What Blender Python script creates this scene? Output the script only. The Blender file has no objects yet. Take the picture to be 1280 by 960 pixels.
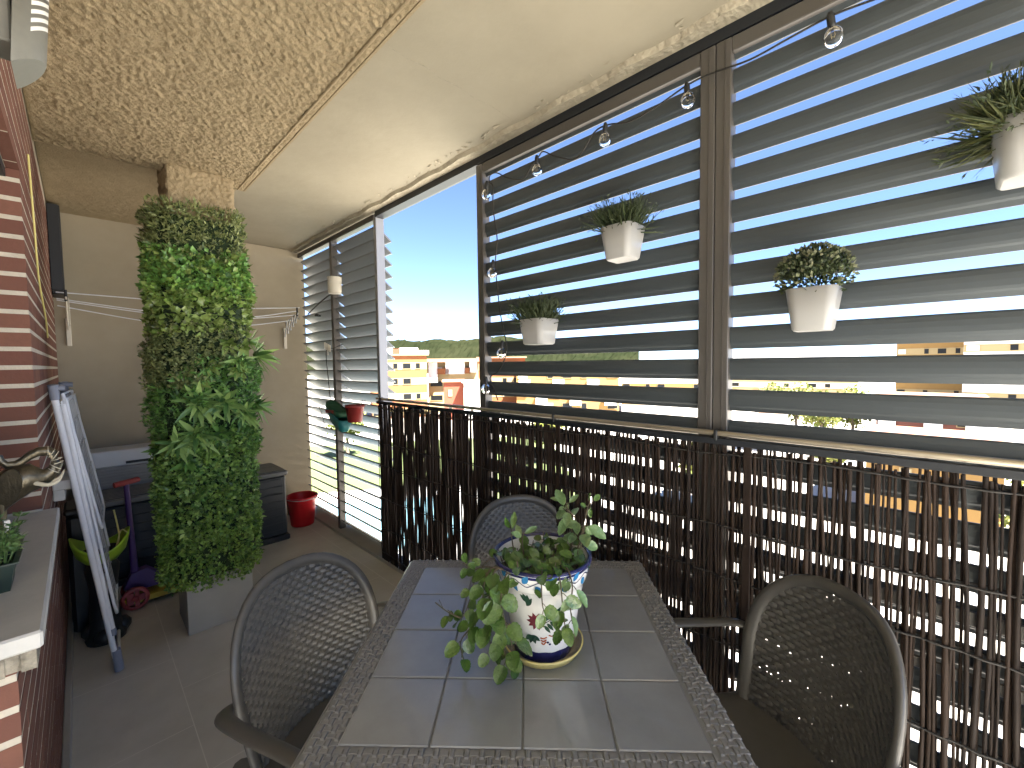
import bpy, math, random
import numpy as np
from mathutils import Vector, Matrix

random.seed(7)
rng = np.random.default_rng(7)
SC = bpy.context.scene
COL = SC.collection
PI = math.pi

# ------------------------------------------------------------------ camera
YAW, PITCH, ROLL, FPX, HC = math.radians(45.40), math.radians(2.865), math.radians(0.733), 533.37, 1.55
fw = Vector((math.sin(YAW) * math.cos(PITCH), math.cos(YAW) * math.cos(PITCH), -math.sin(PITCH)))
r0 = Vector((math.cos(YAW), -math.sin(YAW), 0))
d0 = fw.cross(r0)
rt = r0 * math.cos(ROLL) + d0 * math.sin(ROLL)
dn = d0 * math.cos(ROLL) - r0 * math.sin(ROLL)
cam = bpy.data.cameras.new('camera')
cam.sensor_width = 36
cam.lens = 36 * FPX / 1280
cam.clip_start, cam.clip_end = 0.02, 5000
co = bpy.data.objects.new('camera', cam)
COL.objects.link(co)
m = Matrix((rt, -dn, -fw)).transposed().to_4x4()
m.translation = (0, 0, HC)
co.matrix_world = m
SC.camera = co

# ------------------------------------------------------------------ world, sun, exposure
SUN_EL, SUN_TO = math.radians(57), Vector((0.01, -1.0, 0)).normalized()
to_sun = Vector((SUN_TO.x * math.cos(SUN_EL), SUN_TO.y * math.cos(SUN_EL), math.sin(SUN_EL)))
w = bpy.data.worlds.new('World')
SC.world = w
w.use_nodes = True
nt = w.node_tree
nt.nodes.clear()
sky = nt.nodes.new('ShaderNodeTexSky')
sky.sky_type = 'NISHITA'
sky.sun_disc = False
sky.sun_elevation = SUN_EL
sky.sun_rotation = math.atan2(SUN_TO.x, SUN_TO.y)
sky.altitude = 2500
sky.air_density, sky.dust_density, sky.ozone_density = 0.5, 0.05, 1.8
bg = nt.nodes.new('ShaderNodeBackground')
bg.inputs['Strength'].default_value = 0.05
ow = nt.nodes.new('ShaderNodeOutputWorld')
nt.links.new(sky.outputs[0], bg.inputs[0])
nt.links.new(bg.outputs[0], ow.inputs[0])
sl = bpy.data.lights.new('sun', 'SUN')
sl.energy, sl.angle, sl.color = 5.0, math.radians(0.5), (1.0, 0.955, 0.88)
so = bpy.data.objects.new('sun', sl)
so.rotation_euler = to_sun.to_track_quat('Z', 'Y').to_euler()
so.location = (0, -20, 30)
COL.objects.link(so)
vs = SC.view_settings
vs.view_transform, vs.look, vs.gamma, vs.use_curve_mapping = 'Standard', 'None', 1.0, False
vs.exposure = 3.6
SC.cycles.max_bounces = 10
SC.cycles.diffuse_bounces = 7
SC.cycles.glossy_bounces = 4
SC.cycles.transmission_bounces = 6
SC.cycles.sample_clamp_indirect = 6
SC.cycles.caustics_reflective = False
SC.cycles.caustics_refractive = False
SC.cycles.use_denoising = True


# ------------------------------------------------------------------ materials
def mat(name, col, rough=0.5, metal=0.0, var=None, island=None, bump=None, spec=0.5,
        translucent=0.0, coat=0.0, stretch=None, trans=0.0, bump2=None, ior=1.5):
    """var = (colour, noise scale, strength); island = colour mixed per loose piece; bump = (strength, scale, distance)"""
    mt = bpy.data.materials.new(name)
    mt.use_nodes = True
    t = mt.node_tree
    b = t.nodes['Principled BSDF']
    b.inputs['Base Color'].default_value = (*col, 1)
    b.inputs['Roughness'].default_value = rough
    b.inputs['Metallic'].default_value = metal
    b.inputs['Specular IOR Level'].default_value = spec
    b.inputs['Coat Weight'].default_value = coat
    b.inputs['Transmission Weight'].default_value = trans
    tc = t.nodes.new('ShaderNodeTexCoord')
    vec = tc.outputs['Object']
    if stretch:
        mp = t.nodes.new('ShaderNodeMapping')
        mp.inputs['Scale'].default_value = stretch
        t.links.new(vec, mp.inputs[0])
        vec = mp.outputs[0]
    c = None

    def mix(a, bcol, fac):
        mx = t.nodes.new('ShaderNodeMix')
        mx.data_type = 'RGBA'
        if a is None:
            mx.inputs[6].default_value = (*col, 1)
        else:
            t.links.new(a, mx.inputs[6])
        mx.inputs[7].default_value = (*bcol, 1)
        t.links.new(fac, mx.inputs[0])
        return mx.outputs[2]
    if island:
        g = t.nodes.new('ShaderNodeNewGeometry')
        c = mix(c, island, g.outputs['Random Per Island'])
    if var:
        n = t.nodes.new('ShaderNodeTexNoise')
        n.inputs['Scale'].default_value = var[1]
        n.inputs['Detail'].default_value = 6
        n.inputs['Roughness'].default_value = 0.65
        t.links.new(vec, n.inputs['Vector'])
        mr = t.nodes.new('ShaderNodeMapRange')
        mr.inputs[1].default_value, mr.inputs[2].default_value = 0.35, 0.68
        mr.inputs[4].default_value = var[2] if len(var) > 2 else 1.0
        t.links.new(n.outputs[0], mr.inputs[0])
        c = mix(c, var[0], mr.outputs[0])
    if c is not None:
        t.links.new(c, b.inputs['Base Color'])
    b.inputs['IOR'].default_value = ior
    nrm = None
    for bp in (bump, bump2):
        if bp:
            n = t.nodes.new('ShaderNodeTexNoise')
            n.inputs['Scale'].default_value = bp[1]
            n.inputs['Detail'].default_value = 4
            t.links.new(vec, n.inputs['Vector'])
            bu = t.nodes.new('ShaderNodeBump')
            bu.inputs['Strength'].default_value = bp[0]
            bu.inputs['Distance'].default_value = bp[2] if len(bp) > 2 else 0.01
            t.links.new(n.outputs[0], bu.inputs['Height'])
            if nrm is not None:
                t.links.new(nrm, bu.inputs['Normal'])
            nrm = bu.outputs[0]
    if nrm is not None:
        t.links.new(nrm, b.inputs['Normal'])
    if translucent > 0:
        tr = t.nodes.new('ShaderNodeBsdfTranslucent')
        if c is not None:
            t.links.new(c, tr.inputs[0])
        else:
            tr.inputs[0].default_value = (*col, 1)
        ms = t.nodes.new('ShaderNodeMixShader')
        ms.inputs[0].default_value = translucent
        o = t.nodes['Material Output']
        t.links.new(b.outputs[0], ms.inputs[1])
        t.links.new(tr.outputs[0], ms.inputs[2])
        t.links.new(ms.outputs[0], o.inputs[0])
    return mt


def floor_material():
    mt = mat('floor_tile', (0.60, 0.585, 0.54), 0.45, var=((0.47, 0.455, 0.415), 2.6, 0.9), bump=(0.12, 220, 0.002))
    t = mt.node_tree
    b = t.nodes['Principled BSDF']
    base = b.inputs['Base Color'].links[0].from_socket
    tc = t.nodes.new('ShaderNodeTexCoord')
    mp = t.nodes.new('ShaderNodeMapping')
    mp.inputs['Rotation'].default_value = (0, 0, math.radians(90))
    mp.inputs['Location'].default_value = (2.84, 0.283, 0)
    br = t.nodes.new('ShaderNodeTexBrick')
    br.inputs['Scale'].default_value = 1.0
    br.inputs['Brick Width'].default_value = 0.6
    br.inputs['Row Height'].default_value = 0.6
    br.inputs['Mortar Size'].default_value = 0.0020
    br.inputs['Mortar Smooth'].default_value = 0.3
    t.links.new(tc.outputs['Object'], mp.inputs[0])
    # brick space: u along +Y, v along X
    sx = t.nodes.new('ShaderNodeSeparateXYZ')
    cb = t.nodes.new('ShaderNodeCombineXYZ')
    ax = t.nodes.new('ShaderNodeMath'); ax.operation = 'ADD'; ax.inputs[1].default_value = 6.0 - 2.84 + 0.6
    ay = t.nodes.new('ShaderNodeMath'); ay.operation = 'ADD'; ay.inputs[1].default_value = 6.0 - 0.283
    t.links.new(tc.outputs['Object'], sx.inputs[0])
    t.links.new(sx.outputs[1], ax.inputs[0])
    t.links.new(sx.outputs[0], ay.inputs[0])
    t.links.new(ax.outputs[0], cb.inputs[0])
    t.links.new(ay.outputs[0], cb.inputs[1])
    t.links.new(cb.outputs[0], br.inputs['Vector'])
    mx = t.nodes.new('ShaderNodeMix')
    mx.data_type = 'RGBA'
    t.links.new(br.outputs['Fac'], mx.inputs[0])
    t.links.new(base, mx.inputs[6])
    mx.inputs[7].default_value = (0.70, 0.685, 0.63, 1)
    t.links.new(mx.outputs[2], b.inputs['Base Color'])
    return mt


M = dict(
    floor=floor_material(),
    gotele=mat('rough_plaster', (0.335, 0.27, 0.17), 0.9, var=((0.27, 0.215, 0.13), 5, 0.8), bump=(0.7, 150, 0.008), spec=0.2),
    plaster=mat('smooth_plaster', (0.315, 0.285, 0.215), 0.75, var=((0.255, 0.23, 0.172), 1.6, 0.8), bump=(0.18, 14, 0.01), bump2=(0.1, 120, 0.003), spec=0.25),
    peeling=mat('peeling_plaster', (0.42, 0.38, 0.29), 0.9, var=((0.24, 0.205, 0.15), 18, 0.5), bump=(0.9, 40, 0.012), spec=0.2),
    render=mat('sand_render', (0.38, 0.335, 0.25), 0.9, var=((0.30, 0.262, 0.19), 1.4, 0.8), bump=(0.35, 260, 0.003), bump2=(0.15, 12, 0.01), spec=0.2),
    brick=mat('red_brick', (0.215, 0.100, 0.070), 0.9, island=(0.15, 0.066, 0.050), var=((0.15, 0.074, 0.055), 30, 0.55), bump=(0.35, 90, 0.004), spec=0.25),
    mortar=mat('mortar', (0.58, 0.53, 0.44), 0.95, var=((0.44, 0.40, 0.33), 25, 0.7), bump=(0.5, 120, 0.004), spec=0.15),
    stone=mat('sill_stone', (0.52, 0.52, 0.50), 0.6, var=((0.43, 0.43, 0.42), 9, 0.8), bump=(0.15, 90, 0.003)),
    rawstone=mat('broken_concrete', (0.34, 0.31, 0.25), 0.95, var=((0.10, 0.09, 0.07), 45, 0.8), bump=(0.8, 60, 0.01)),
    tilebase=mat('tile_cladding', (0.40, 0.39, 0.36), 0.4, var=((0.34, 0.33, 0.305), 5, 0.8), bump=(0.08, 200, 0.002)),
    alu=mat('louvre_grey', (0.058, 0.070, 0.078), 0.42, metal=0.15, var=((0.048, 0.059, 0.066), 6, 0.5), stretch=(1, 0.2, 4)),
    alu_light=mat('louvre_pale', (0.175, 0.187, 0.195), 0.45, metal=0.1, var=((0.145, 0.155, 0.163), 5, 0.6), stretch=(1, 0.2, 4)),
    frame=mat('frame_taupe', (0.102, 0.095, 0.087), 0.38, metal=0.2, var=((0.088, 0.081, 0.074), 7, 0.6)),
    frame_light=mat('frame_pale', (0.25, 0.255, 0.27), 0.4, metal=0.1, var=((0.21, 0.215, 0.23), 4, 0.5)),
    track=mat('track_dark', (0.010, 0.013, 0.018), 0.5),
    rail=mat('rail_champagne', (0.48, 0.42, 0.32), 0.3, metal=0.75, var=((0.36, 0.32, 0.25), 12, 0.6)),
    reed=mat('reed', (0.034, 0.0185, 0.011), 0.75, spec=0.3, island=(0.011, 0.0065, 0.0045), var=((0.016, 0.0092, 0.006), 40, 0.7), stretch=(1, 1, 0.12), bump=(0.5, 140, 0.003)),
    wire=mat('dark_wire', (0.02, 0.018, 0.016), 0.6),
    resin=mat('chair_resin', (0.085, 0.082, 0.076), 0.36, var=((0.07, 0.067, 0.062), 9, 0.7), bump=(0.06, 300, 0.001)),
    table=mat('table_resin', (0.21, 0.212, 0.21), 0.32, var=((0.175, 0.176, 0.175), 9, 0.8), bump=(0.05, 350, 0.001)),
    tabletile=mat('table_tile', (0.26, 0.27, 0.275), 0.28, coat=0.35, spec=0.8, var=((0.19, 0.195, 0.198), 5, 0.9), bump=(0.06, 7, 0.006), bump2=(0.05, 400, 0.0008)),
    ceramic=mat('white_glaze', (0.74, 0.75, 0.74), 0.12, coat=0.4, var=((0.70, 0.71, 0.71), 6, 0.6), bump=(0.05, 14, 0.004)),
    navy=mat('navy_glaze', (0.012, 0.014, 0.075), 0.15, coat=0.4, var=((0.022, 0.024, 0.10), 40, 0.8)),
    blue=mat('blue_glaze', (0.035, 0.20, 0.42), 0.15, coat=0.3, var=((0.02, 0.12, 0.3), 60, 0.8)),
    green_glaze=mat('green_glaze', (0.020, 0.055, 0.036), 0.15, coat=0.3, var=((0.04, 0.10, 0.06), 70, 0.7)),
    maroon=mat('maroon_glaze', (0.14, 0.018, 0.03), 0.15, coat=0.3),
    rust=mat('rust_glaze', (0.34, 0.10, 0.05), 0.15, coat=0.3),
    yellow_glaze=mat('yellow_glaze', (0.70, 0.58, 0.22), 0.2, coat=0.3, var=((0.62, 0.52, 0.2), 14, 0.6)),
    soil=mat('soil', (0.035, 0.025, 0.018), 0.95, var=((0.015, 0.011, 0.008), 60, 1.0), bump=(1.0, 90, 0.01)),
    ivyleaf=mat('trailing_leaf', (0.060, 0.135, 0.022), 0.22, island=(0.135, 0.23, 0.05), var=((0.035, 0.085, 0.016), 70, 0.8), translucent=0.14, spec=0.8, bump=(0.7, 110, 0.004)),
    ivypale=mat('pale_leaf', (0.17, 0.29, 0.12), 0.28, island=(0.32, 0.42, 0.19), var=((0.08, 0.17, 0.06), 70, 0.9), translucent=0.28, spec=0.7, bump=(0.6, 110, 0.004)),
    stem=mat('stem', (0.05, 0.05, 0.022), 0.7, var=((0.08, 0.045, 0.03), 50, 0.8)),
    leaf_small=mat('leaf_small', (0.063, 0.131, 0.023), 0.34, island=(0.327, 0.517, 0.113), translucent=0.12),
    leaf_olive=mat('leaf_olive', (0.052, 0.086, 0.023), 0.42, island=(0.299, 0.338, 0.130), translucent=0.12),
    leaf_dark=mat('leaf_dark', (0.038, 0.101, 0.023), 0.37, island=(0.211, 0.428, 0.095), translucent=0.12),
    leaf_broad=mat('leaf_broad', (0.078, 0.135, 0.024), 0.27, island=(0.362, 0.479, 0.149), translucent=0.12),
    leaf_spiky=mat('leaf_spiky', (0.075, 0.165, 0.044), 0.25, island=(0.465, 0.658, 0.207), translucent=0.12),
    backing=mat('green_mesh', (0.012, 0.028, 0.008), 0.9),
    grass_dark=mat('tuft_grass', (0.026, 0.046, 0.018), 0.5, island=(0.065, 0.085, 0.03), translucent=0.25),
    grass_yel=mat('tuft_yellow', (0.035, 0.055, 0.018), 0.55, island=(0.10, 0.105, 0.03), translucent=0.25),
    bud=mat('pale_bud', (0.20, 0.20, 0.12), 0.6, island=(0.09, 0.12, 0.05), translucent=0.2),
    potwhite=mat('white_pot', (0.46, 0.46, 0.45), 0.35, var=((0.42, 0.42, 0.41), 8, 0.5), translucent=0.14),
    cream=mat('cream_plastic', (0.66, 0.62, 0.52), 0.45),
    black=mat('black_plastic', (0.016, 0.017, 0.018), 0.5),
    chest=mat('chest_plastic', (0.022, 0.027, 0.032), 0.45, var=((0.016, 0.020, 0.024), 25, 0.6), stretch=(0.2, 1, 3), bump=(0.2, 60, 0.003)),
    chestlid=mat('chest_lid', (0.14, 0.145, 0.145), 0.4, var=((0.09, 0.095, 0.095), 20, 0.7), stretch=(0.15, 1, 1)),
    whitebox=mat('white_plastic', (0.66, 0.69, 0.71), 0.4, var=((0.6, 0.63, 0.65), 6, 0.5)),
    ribgrey=mat('ribbed_grey', (0.33, 0.34, 0.34), 0.5, var=((0.27, 0.28, 0.28), 20, 0.6), stretch=(.2, 1, 1)),
    red=mat('red_plastic', (0.55, 0.012, 0.02), 0.35, translucent=0.12),
    redmark=mat('pale_print', (0.72, 0.66, 0.62), 0.5),
    teal=mat('teal_plastic', (0.03, 0.22, 0.22), 0.4, translucent=0.1),
    darkgreen=mat('green_plastic', (0.02, 0.10, 0.05), 0.45),
    redpot=mat('red_pot', (0.30, 0.03, 0.025), 0.45),
    purple=mat('purple_plastic', (0.06, 0.025, 0.14), 0.45),
    yellowp=mat('yellow_plastic', (0.48, 0.36, 0.04), 0.45),
    redgrip=mat('red_grip', (0.33, 0.05, 0.05), 0.5),
    lime=mat('lime_plastic', (0.30, 0.48, 0.035), 0.45),
    rackwhite=mat('white_tube', (0.72, 0.74, 0.78), 0.35, var=((0.66, 0.68, 0.72), 10, 0.6)),
    rackwire=mat('rack_wire', (0.42, 0.43, 0.44), 0.35, metal=0.3),
    rackcap=mat('grey_cap', (0.22, 0.24, 0.30), 0.5),
    bronze=mat('bronze', (0.16, 0.135, 0.09), 0.33, metal=0.75, var=((0.06, 0.054, 0.04), 26, 0.9), bump=(0.35, 120, 0.003)),
    ivory=mat('ivory', (0.55, 0.50, 0.38), 0.4),
    traygreen=mat('tray_green', (0.012, 0.030, 0.024), 0.45),
    seedling=mat('seedling_leaf', (0.09, 0.19, 0.05), 0.5, island=(0.20, 0.30, 0.12), translucent=0.3),
    sconce=mat('sconce_grey', (0.19, 0.19, 0.165), 0.55, var=((0.17, 0.17, 0.15), 60, 0.7), bump=(0.1, 300, 0.001)),
    slit=mat('slit_white', (0.8, 0.8, 0.77), 0.4),
    bulbglass=mat('bulb_glass', (0.93, 0.93, 0.91), 0.10, trans=1.0, ior=1.22),
    filament=mat('filament', (0.75, 0.62, 0.36), 0.4, metal=0.5),
    cord_yellow=mat('yellow_cord', (0.62, 0.55, 0.20), 0.6),
    glassdark=mat('dark_glass', (0.02, 0.022, 0.025), 0.08),
    darkwood=mat('shutter_brown', (0.06, 0.035, 0.022), 0.55),
    plainwall=mat('bounce_plaster', (0.74, 0.72, 0.66), 0.9),  # kept pale so the added doorway plane bounces light
    # outside
    ground=mat('paving', (0.47, 0.435, 0.39), 0.9, var=((0.40, 0.37, 0.33), 0.08, 0.9), bump=(0.2, 3, 0.02)),
    asphalt=mat('asphalt', (0.06, 0.06, 0.06), 0.9, var=((0.045, 0.045, 0.045), 0.6, 0.8)),
    lawn=mat('lawn', (0.085, 0.115, 0.035), 0.95, var=((0.07, 0.09, 0.03), 0.4, 0.9)),
    water=mat('pool_water', (0.22, 0.40, 0.46), 0.08, var=((0.17, 0.35, 0.42), 0.7, 0.8), bump=(0.1, 2.5, 0.03)),
    terracotta=mat('orange_brick', (0.21, 0.075, 0.024), 0.9, var=((0.18, 0.064, 0.02), 0.5, 0.7)),
    redfacade=mat('red_facade', (0.20, 0.046, 0.022), 0.9, var=((0.17, 0.04, 0.019), 0.5, 0.7)),
    ochre=mat('ochre_facade', (0.24, 0.14, 0.042), 0.9, var=((0.21, 0.125, 0.038), 0.4, 0.7)),
    creamfac=mat('cream_facade', (0.30, 0.23, 0.115), 0.9, var=((0.27, 0.205, 0.10), 0.4, 0.7)),
    whitefac=mat('white_facade', (0.76, 0.75, 0.72), 0.9, var=((0.68, 0.67, 0.64), 0.3, 0.7)),
    brownfac=mat('brown_facade', (0.13, 0.045, 0.032), 0.9, var=((0.11, 0.038, 0.028), 0.5, 0.7)),
    roof=mat('roof_tile', (0.32, 0.17, 0.10), 0.9, var=((0.25, 0.13, 0.08), 1.2, 0.8)),
    window=mat('window_glass', (0.005, 0.006, 0.007), 0.4, spec=0.2),
    blind=mat('window_blind', (0.5, 0.47, 0.4), 0.7),
    hill=mat('hill_scrub', (0.0085, 0.0115, 0.0055), 1.0, spec=0.0, var=((0.018, 0.0195, 0.010), 0.012, 0.9), bump=(0.6, 0.05, 3)),
    treeleaf=mat('tree_leaf', (0.10, 0.14, 0.025), 0.6, island=(0.24, 0.24, 0.05), translucent=0.25),
    treebark=mat('bark', (0.12, 0.09, 0.065), 0.95),
    carwhite=mat('car_white', (0.75, 0.75, 0.74), 0.25, coat=0.5),
    carsilver=mat('car_silver', (0.40, 0.42, 0.44), 0.3, metal=0.4, coat=0.5),
    cardark=mat('car_dark', (0.04, 0.045, 0.06), 0.25, coat=0.5),
    tyre=mat('tyre', (0.02, 0.02, 0.02), 0.8),
)


# ------------------------------------------------------------------ mesh builder
class MB:
    def __init__(s):
        s.v, s.f, s.s, s.mi = [], [], [], []

    def add(s, verts, faces, smooth=False, mi=0):
        n = len(s.v)
        s.v.extend([tuple(p) for p in verts])
        s.f.extend([tuple(i + n for i in f) for f in faces])
        s.s.extend([smooth] * len(faces))
        s.mi.extend([mi] * len(faces))
        return s

    def box(s, lo, hi, rz=0.0, bev=0.0, mi=0, taper=1.0):
        cx, cy, cz = [(a + b) / 2 for a, b in zip(lo, hi)]
        hx, hy, hz = [abs(b - a) / 2 for a, b in zip(lo, hi)]
        c, sn = math.cos(rz), math.sin(rz)

        def T(x, y, z):
            return (cx + x * c - y * sn, cy + x * sn + y * c, cz + z)
        if bev <= 0:
            vs_ = []
            for z, k in ((-hz, taper), (hz, 1.0)):
                vs_ += [T(-hx * k, -hy * k, z), T(hx * k, -hy * k, z), T(hx * k, hy * k, z), T(-hx * k, hy * k, z)]
            return s.add(vs_, [(3, 2, 1, 0), (4, 5, 6, 7), (0, 1, 5, 4), (1, 2, 6, 5), (2, 3, 7, 6), (3, 0, 4, 7)], mi=mi)
        b = min(bev, hx * .9, hy * .9, hz * .9)
        rings = []
        for z, i in ((-hz, b), (-hz + b, 0), (hz - b, 0), (hz, b)):
            x, y = hx - i, hy - i
            k = b - i * 0.0
            q = b if i == 0 else b * 0.6
            rings.append([T(-x + q, -y, z), T(x - q, -y, z), T(x, -y + q, z), T(x, y - q, z),
                          T(x - q, y, z), T(-x + q, y, z), T(-x, y - q, z), T(-x, -y + q, z)])
        V = [p for r in rings for p in r]
        F = [tuple(range(7, -1, -1)), tuple(range(24, 32))]
        for k in range(3):
            for i in range(8):
                j = (i + 1) % 8
                F.append((k * 8 + i, k * 8 + j, k * 8 + 8 + j, k * 8 + 8 + i))
        return s.add(V, F, mi=mi)

    def tube(s, pts, r, n=8, closed=False, cap=True, mi=0, sx=1.0, up=None):
        pts = [Vector(p) for p in pts]
        N = len(pts)
        rr = r if isinstance(r, (list, tuple)) else [r] * N
        tang = []
        for i in range(N):
            if closed:
                a, b = pts[(i - 1) % N], pts[(i + 1) % N]
            else:
                a, b = pts[max(i - 1, 0)], pts[min(i + 1, N - 1)]
            d = b - a
            tang.append(d.normalized() if d.length > 1e-9 else Vector((0, 0, 1)))
        u = Vector(up) if up is not None else (Vector((0, 0, 1)) if abs(tang[0].z) < .9 else Vector((1, 0, 0)))
        V = []
        for i in range(N):
            tg = tang[i]
            u = u - tg * u.dot(tg)
            if u.length < 1e-6:
                u = tg.orthogonal()
            u.normalize()
            w_ = tg.cross(u)
            for k in range(n):
                a = 2 * PI * k / n
                V.append(pts[i] + (u * math.cos(a) + w_ * math.sin(a) * sx) * rr[i])
        F = []
        for i in range(N if closed else N - 1):
            j = (i + 1) % N
            for k in range(n):
                l = (k + 1) % n
                F.append((i * n + k, i * n + l, j * n + l, j * n + k))
        s.add(V, F, smooth=True, mi=mi)
        if cap and not closed:
            s.add(V[:n], [tuple(range(n - 1, -1, -1))], mi=mi)
            s.add(V[-n:], [tuple(range(n))], mi=mi)
        return s

    def lathe(s, prof, c=(0, 0, 0), n=32, mi=0, smooth=True):
        V, F = [], []
        for r, z in prof:
            for k in range(n):
                a = 2 * PI * k / n
                V.append((c[0] + r * math.cos(a), c[1] + r * math.sin(a), c[2] + z))
        for i in range(len(prof) - 1):
            for k in range(n):
                l = (k + 1) % n
                F.append((i * n + k, i * n + l, (i + 1) * n + l, (i + 1) * n + k))
        return s.add(V, F, smooth=smooth, mi=mi)

    def loft(s, rings, cap=(True, True), smooth=True, mi=0):
        n = len(rings[0])
        V = [p for r in rings for p in r]
        F = []
        for i in range(len(rings) - 1):
            for k in range(n):
                l = (k + 1) % n
                F.append((i * n + k, i * n + l, (i + 1) * n + l, (i + 1) * n + k))
        s.add(V, F, smooth=smooth, mi=mi)
        if cap[0]:
            s.add(rings[0], [tuple(range(n - 1, -1, -1))], mi=mi)
        if cap[1]:
            s.add(rings[-1], [tuple(range(n))], mi=mi)
        return s

    def prism(s, poly, lo, hi, axis=1, mi=0, smooth=False):
        """poly: 2-D points; extruded along axis (0,1,2)"""
        def P(a, b, h):
            return {0: (h, a, b), 1: (a, h, b), 2: (a, b, h)}[axis]
        n = len(poly)
        s.add([P(a, b, lo) for a, b in poly] + [P(a, b, hi) for a, b in poly],
              [(i, (i + 1) % n, n + (i + 1) % n, n + i) for i in range(n)], smooth=smooth, mi=mi)
        s.add([P(a, b, lo) for a, b in poly], [tuple(range(n - 1, -1, -1))], mi=mi)
        s.add([P(a, b, hi) for a, b in poly], [tuple(range(n))], mi=mi)
        return s

    def sphere(s, c, r, n=12, mi=0):
        rx, ry, rz = r if isinstance(r, (tuple, list)) else (r, r, r)
        V, F = [], []
        h = n // 2
        for i in range(h + 1):
            t = PI * i / h
            for k in range(n):
                a = 2 * PI * k / n
                V.append((c[0] + rx * math.sin(t) * math.cos(a), c[1] + ry * math.sin(t) * math.sin(a), c[2] + rz * math.cos(t)))
        for i in range(h):
            for k in range(n):
                l = (k + 1) % n
                F.append((i * n + k, (i + 1) * n + k, (i + 1) * n + l, i * n + l))
        return s.add(V, F, smooth=True, mi=mi)

    def build(s, name, mats, parent=None, inv=None):
        me = bpy.data.meshes.new(name)
        V = s.v
        if inv is not None:
            V = [tuple(inv @ Vector(p)) for p in V]
        me.from_pydata(V, [], s.f)
        me.polygons.foreach_set('use_smooth', s.s)
        if not isinstance(mats, (list, tuple)):
            mats = [mats]
        for q in mats:
            me.materials.append(q)
        if len(mats) > 1:
            me.polygons.foreach_set('material_index', s.mi)
        me.update()
        o = bpy.data.objects.new(name, me)
        COL.objects.link(o)
        if parent is not None:
            o.parent = parent
        return o


WM = {}


def thing(name, label, cat, loc=(0, 0, 0), rz=0.0, group=None):
    o = bpy.data.objects.new(name, None)
    o.empty_display_size = 0.05
    COL.objects.link(o)
    o.location = loc
    o.rotation_euler = (0, 0, rz)
    o['label'], o['category'] = label, cat
    if group:
        o['group'] = group
    WM[o.name] = (Matrix.Translation(loc) @ Matrix.Rotation(rz, 4, 'Z')).inverted()
    return o


def wpart(name, mb, mats, parent, label=None):
    """part authored in world coordinates under a thing"""
    p = parent
    while p.name not in WM:
        p = p.parent
    o = mb.build(name, mats, parent, WM[p.name])
    if label:
        o['label'] = label
    return o


def solo(name, mb, mats, label, cat, loc, group=None):
    """a thing that is one mesh, authored in world coordinates, origin at loc"""
    o = mb.build(name, mats, None, Matrix.Translation(loc).inverted())
    o.location = loc
    o['label'], o['category'] = label, cat
    if group:
        o['group'] = group
    return o


def struct(name, mb, mats, kind='structure'):
    o = mb.build(name, mats)
    o['kind'] = kind
    return o


def npmesh(name, V, F, mats, parent=None, smooth=False):
    me = bpy.data.meshes.new(name)
    V = np.asarray(V, np.float32)
    F = np.asarray(F, np.int32)
    k = F.shape[1]
    me.vertices.add(len(V))
    me.vertices.foreach_set('co', V.ravel())
    me.loops.add(F.size)
    me.loops.foreach_set('vertex_index', F.ravel())
    me.polygons.add(len(F))
    me.polygons.foreach_set('loop_start', np.arange(0, F.size, k, dtype=np.int32))
    me.polygons.foreach_set('loop_total', np.full(len(F), k, np.int32))
    me.polygons.foreach_set('use_smooth', np.full(len(F), smooth))
    me.materials.append(mats)
    me.update(calc_edges=True)
    me.validate()
    o = bpy.data.objects.new(name, me)
    COL.objects.link(o)
    if parent is not None:
        o.parent = parent
    return o


def unit(a):
    return a / np.maximum(np.linalg.norm(a, axis=-1, keepdims=True), 1e-9)


def leaves(P, D, N, L, Wd, fold=0.25, droop=0.0):
    """folded five-vertex leaves: base P, direction D, face normal N, length L, half width Wd"""
    D = unit(D)
    S = unit(np.cross(D, N))
    Nn = np.cross(S, D)
    L, Wd = L[:, None], Wd[:, None]
    c = P + D * L * .5
    b = P
    l = P + D * L * .45 - S * Wd + Nn * Wd * fold
    r = P + D * L * .45 + S * Wd + Nn * Wd * fold
    t = P + D * L - Nn * L * droop
    V = np.stack([b, l, r, c, t], 1).reshape(-1, 3)
    n = len(P)
    base = (np.arange(n) * 5)[:, None]
    F = np.concatenate([base + np.array([[0, 2, 3]]), base + np.array([[3, 2, 4]]), base + np.array([[0, 3, 1]]), base + np.array([[3, 4, 1]])])
    return V, F


def spline(pts, n=8):
    """Catmull-Rom through pts"""
    P = [Vector(p) for p in pts]
    P = [P[0] * 2 - P[1]] + P + [P[-1] * 2 - P[-2]]
    out = []
    for i in range(1, len(P) - 2):
        for k in range(n):
            t = k / n
            a, b, c, d = P[i - 1], P[i], P[i + 1], P[i + 2]
            out.append(0.5 * ((2 * b) + (c - a) * t + (2 * a - 5 * b + 4 * c - d) * t * t + (3 * b - a - 3 * c + d) * t ** 3))
    out.append(P[-2])
    return out


def vnoise(x, y, seed=0):
    """smooth value noise on numpy arrays"""
    r_ = np.random.default_rng(seed)
    T = r_.random((256, 256))
    xi, yi = np.floor(x).astype(int), np.floor(y).astype(int)
    fx, fy = x - xi, y - yi
    fx, fy = fx * fx * (3 - 2 * fx), fy * fy * (3 - 2 * fy)
    g = lambda a, b: T[a % 256, b % 256]
    return (g(xi, yi) * (1 - fx) + g(xi + 1, yi) * fx) * (1 - fy) + (g(xi, yi + 1) * (1 - fx) + g(xi + 1, yi + 1) * fx) * fy


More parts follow.
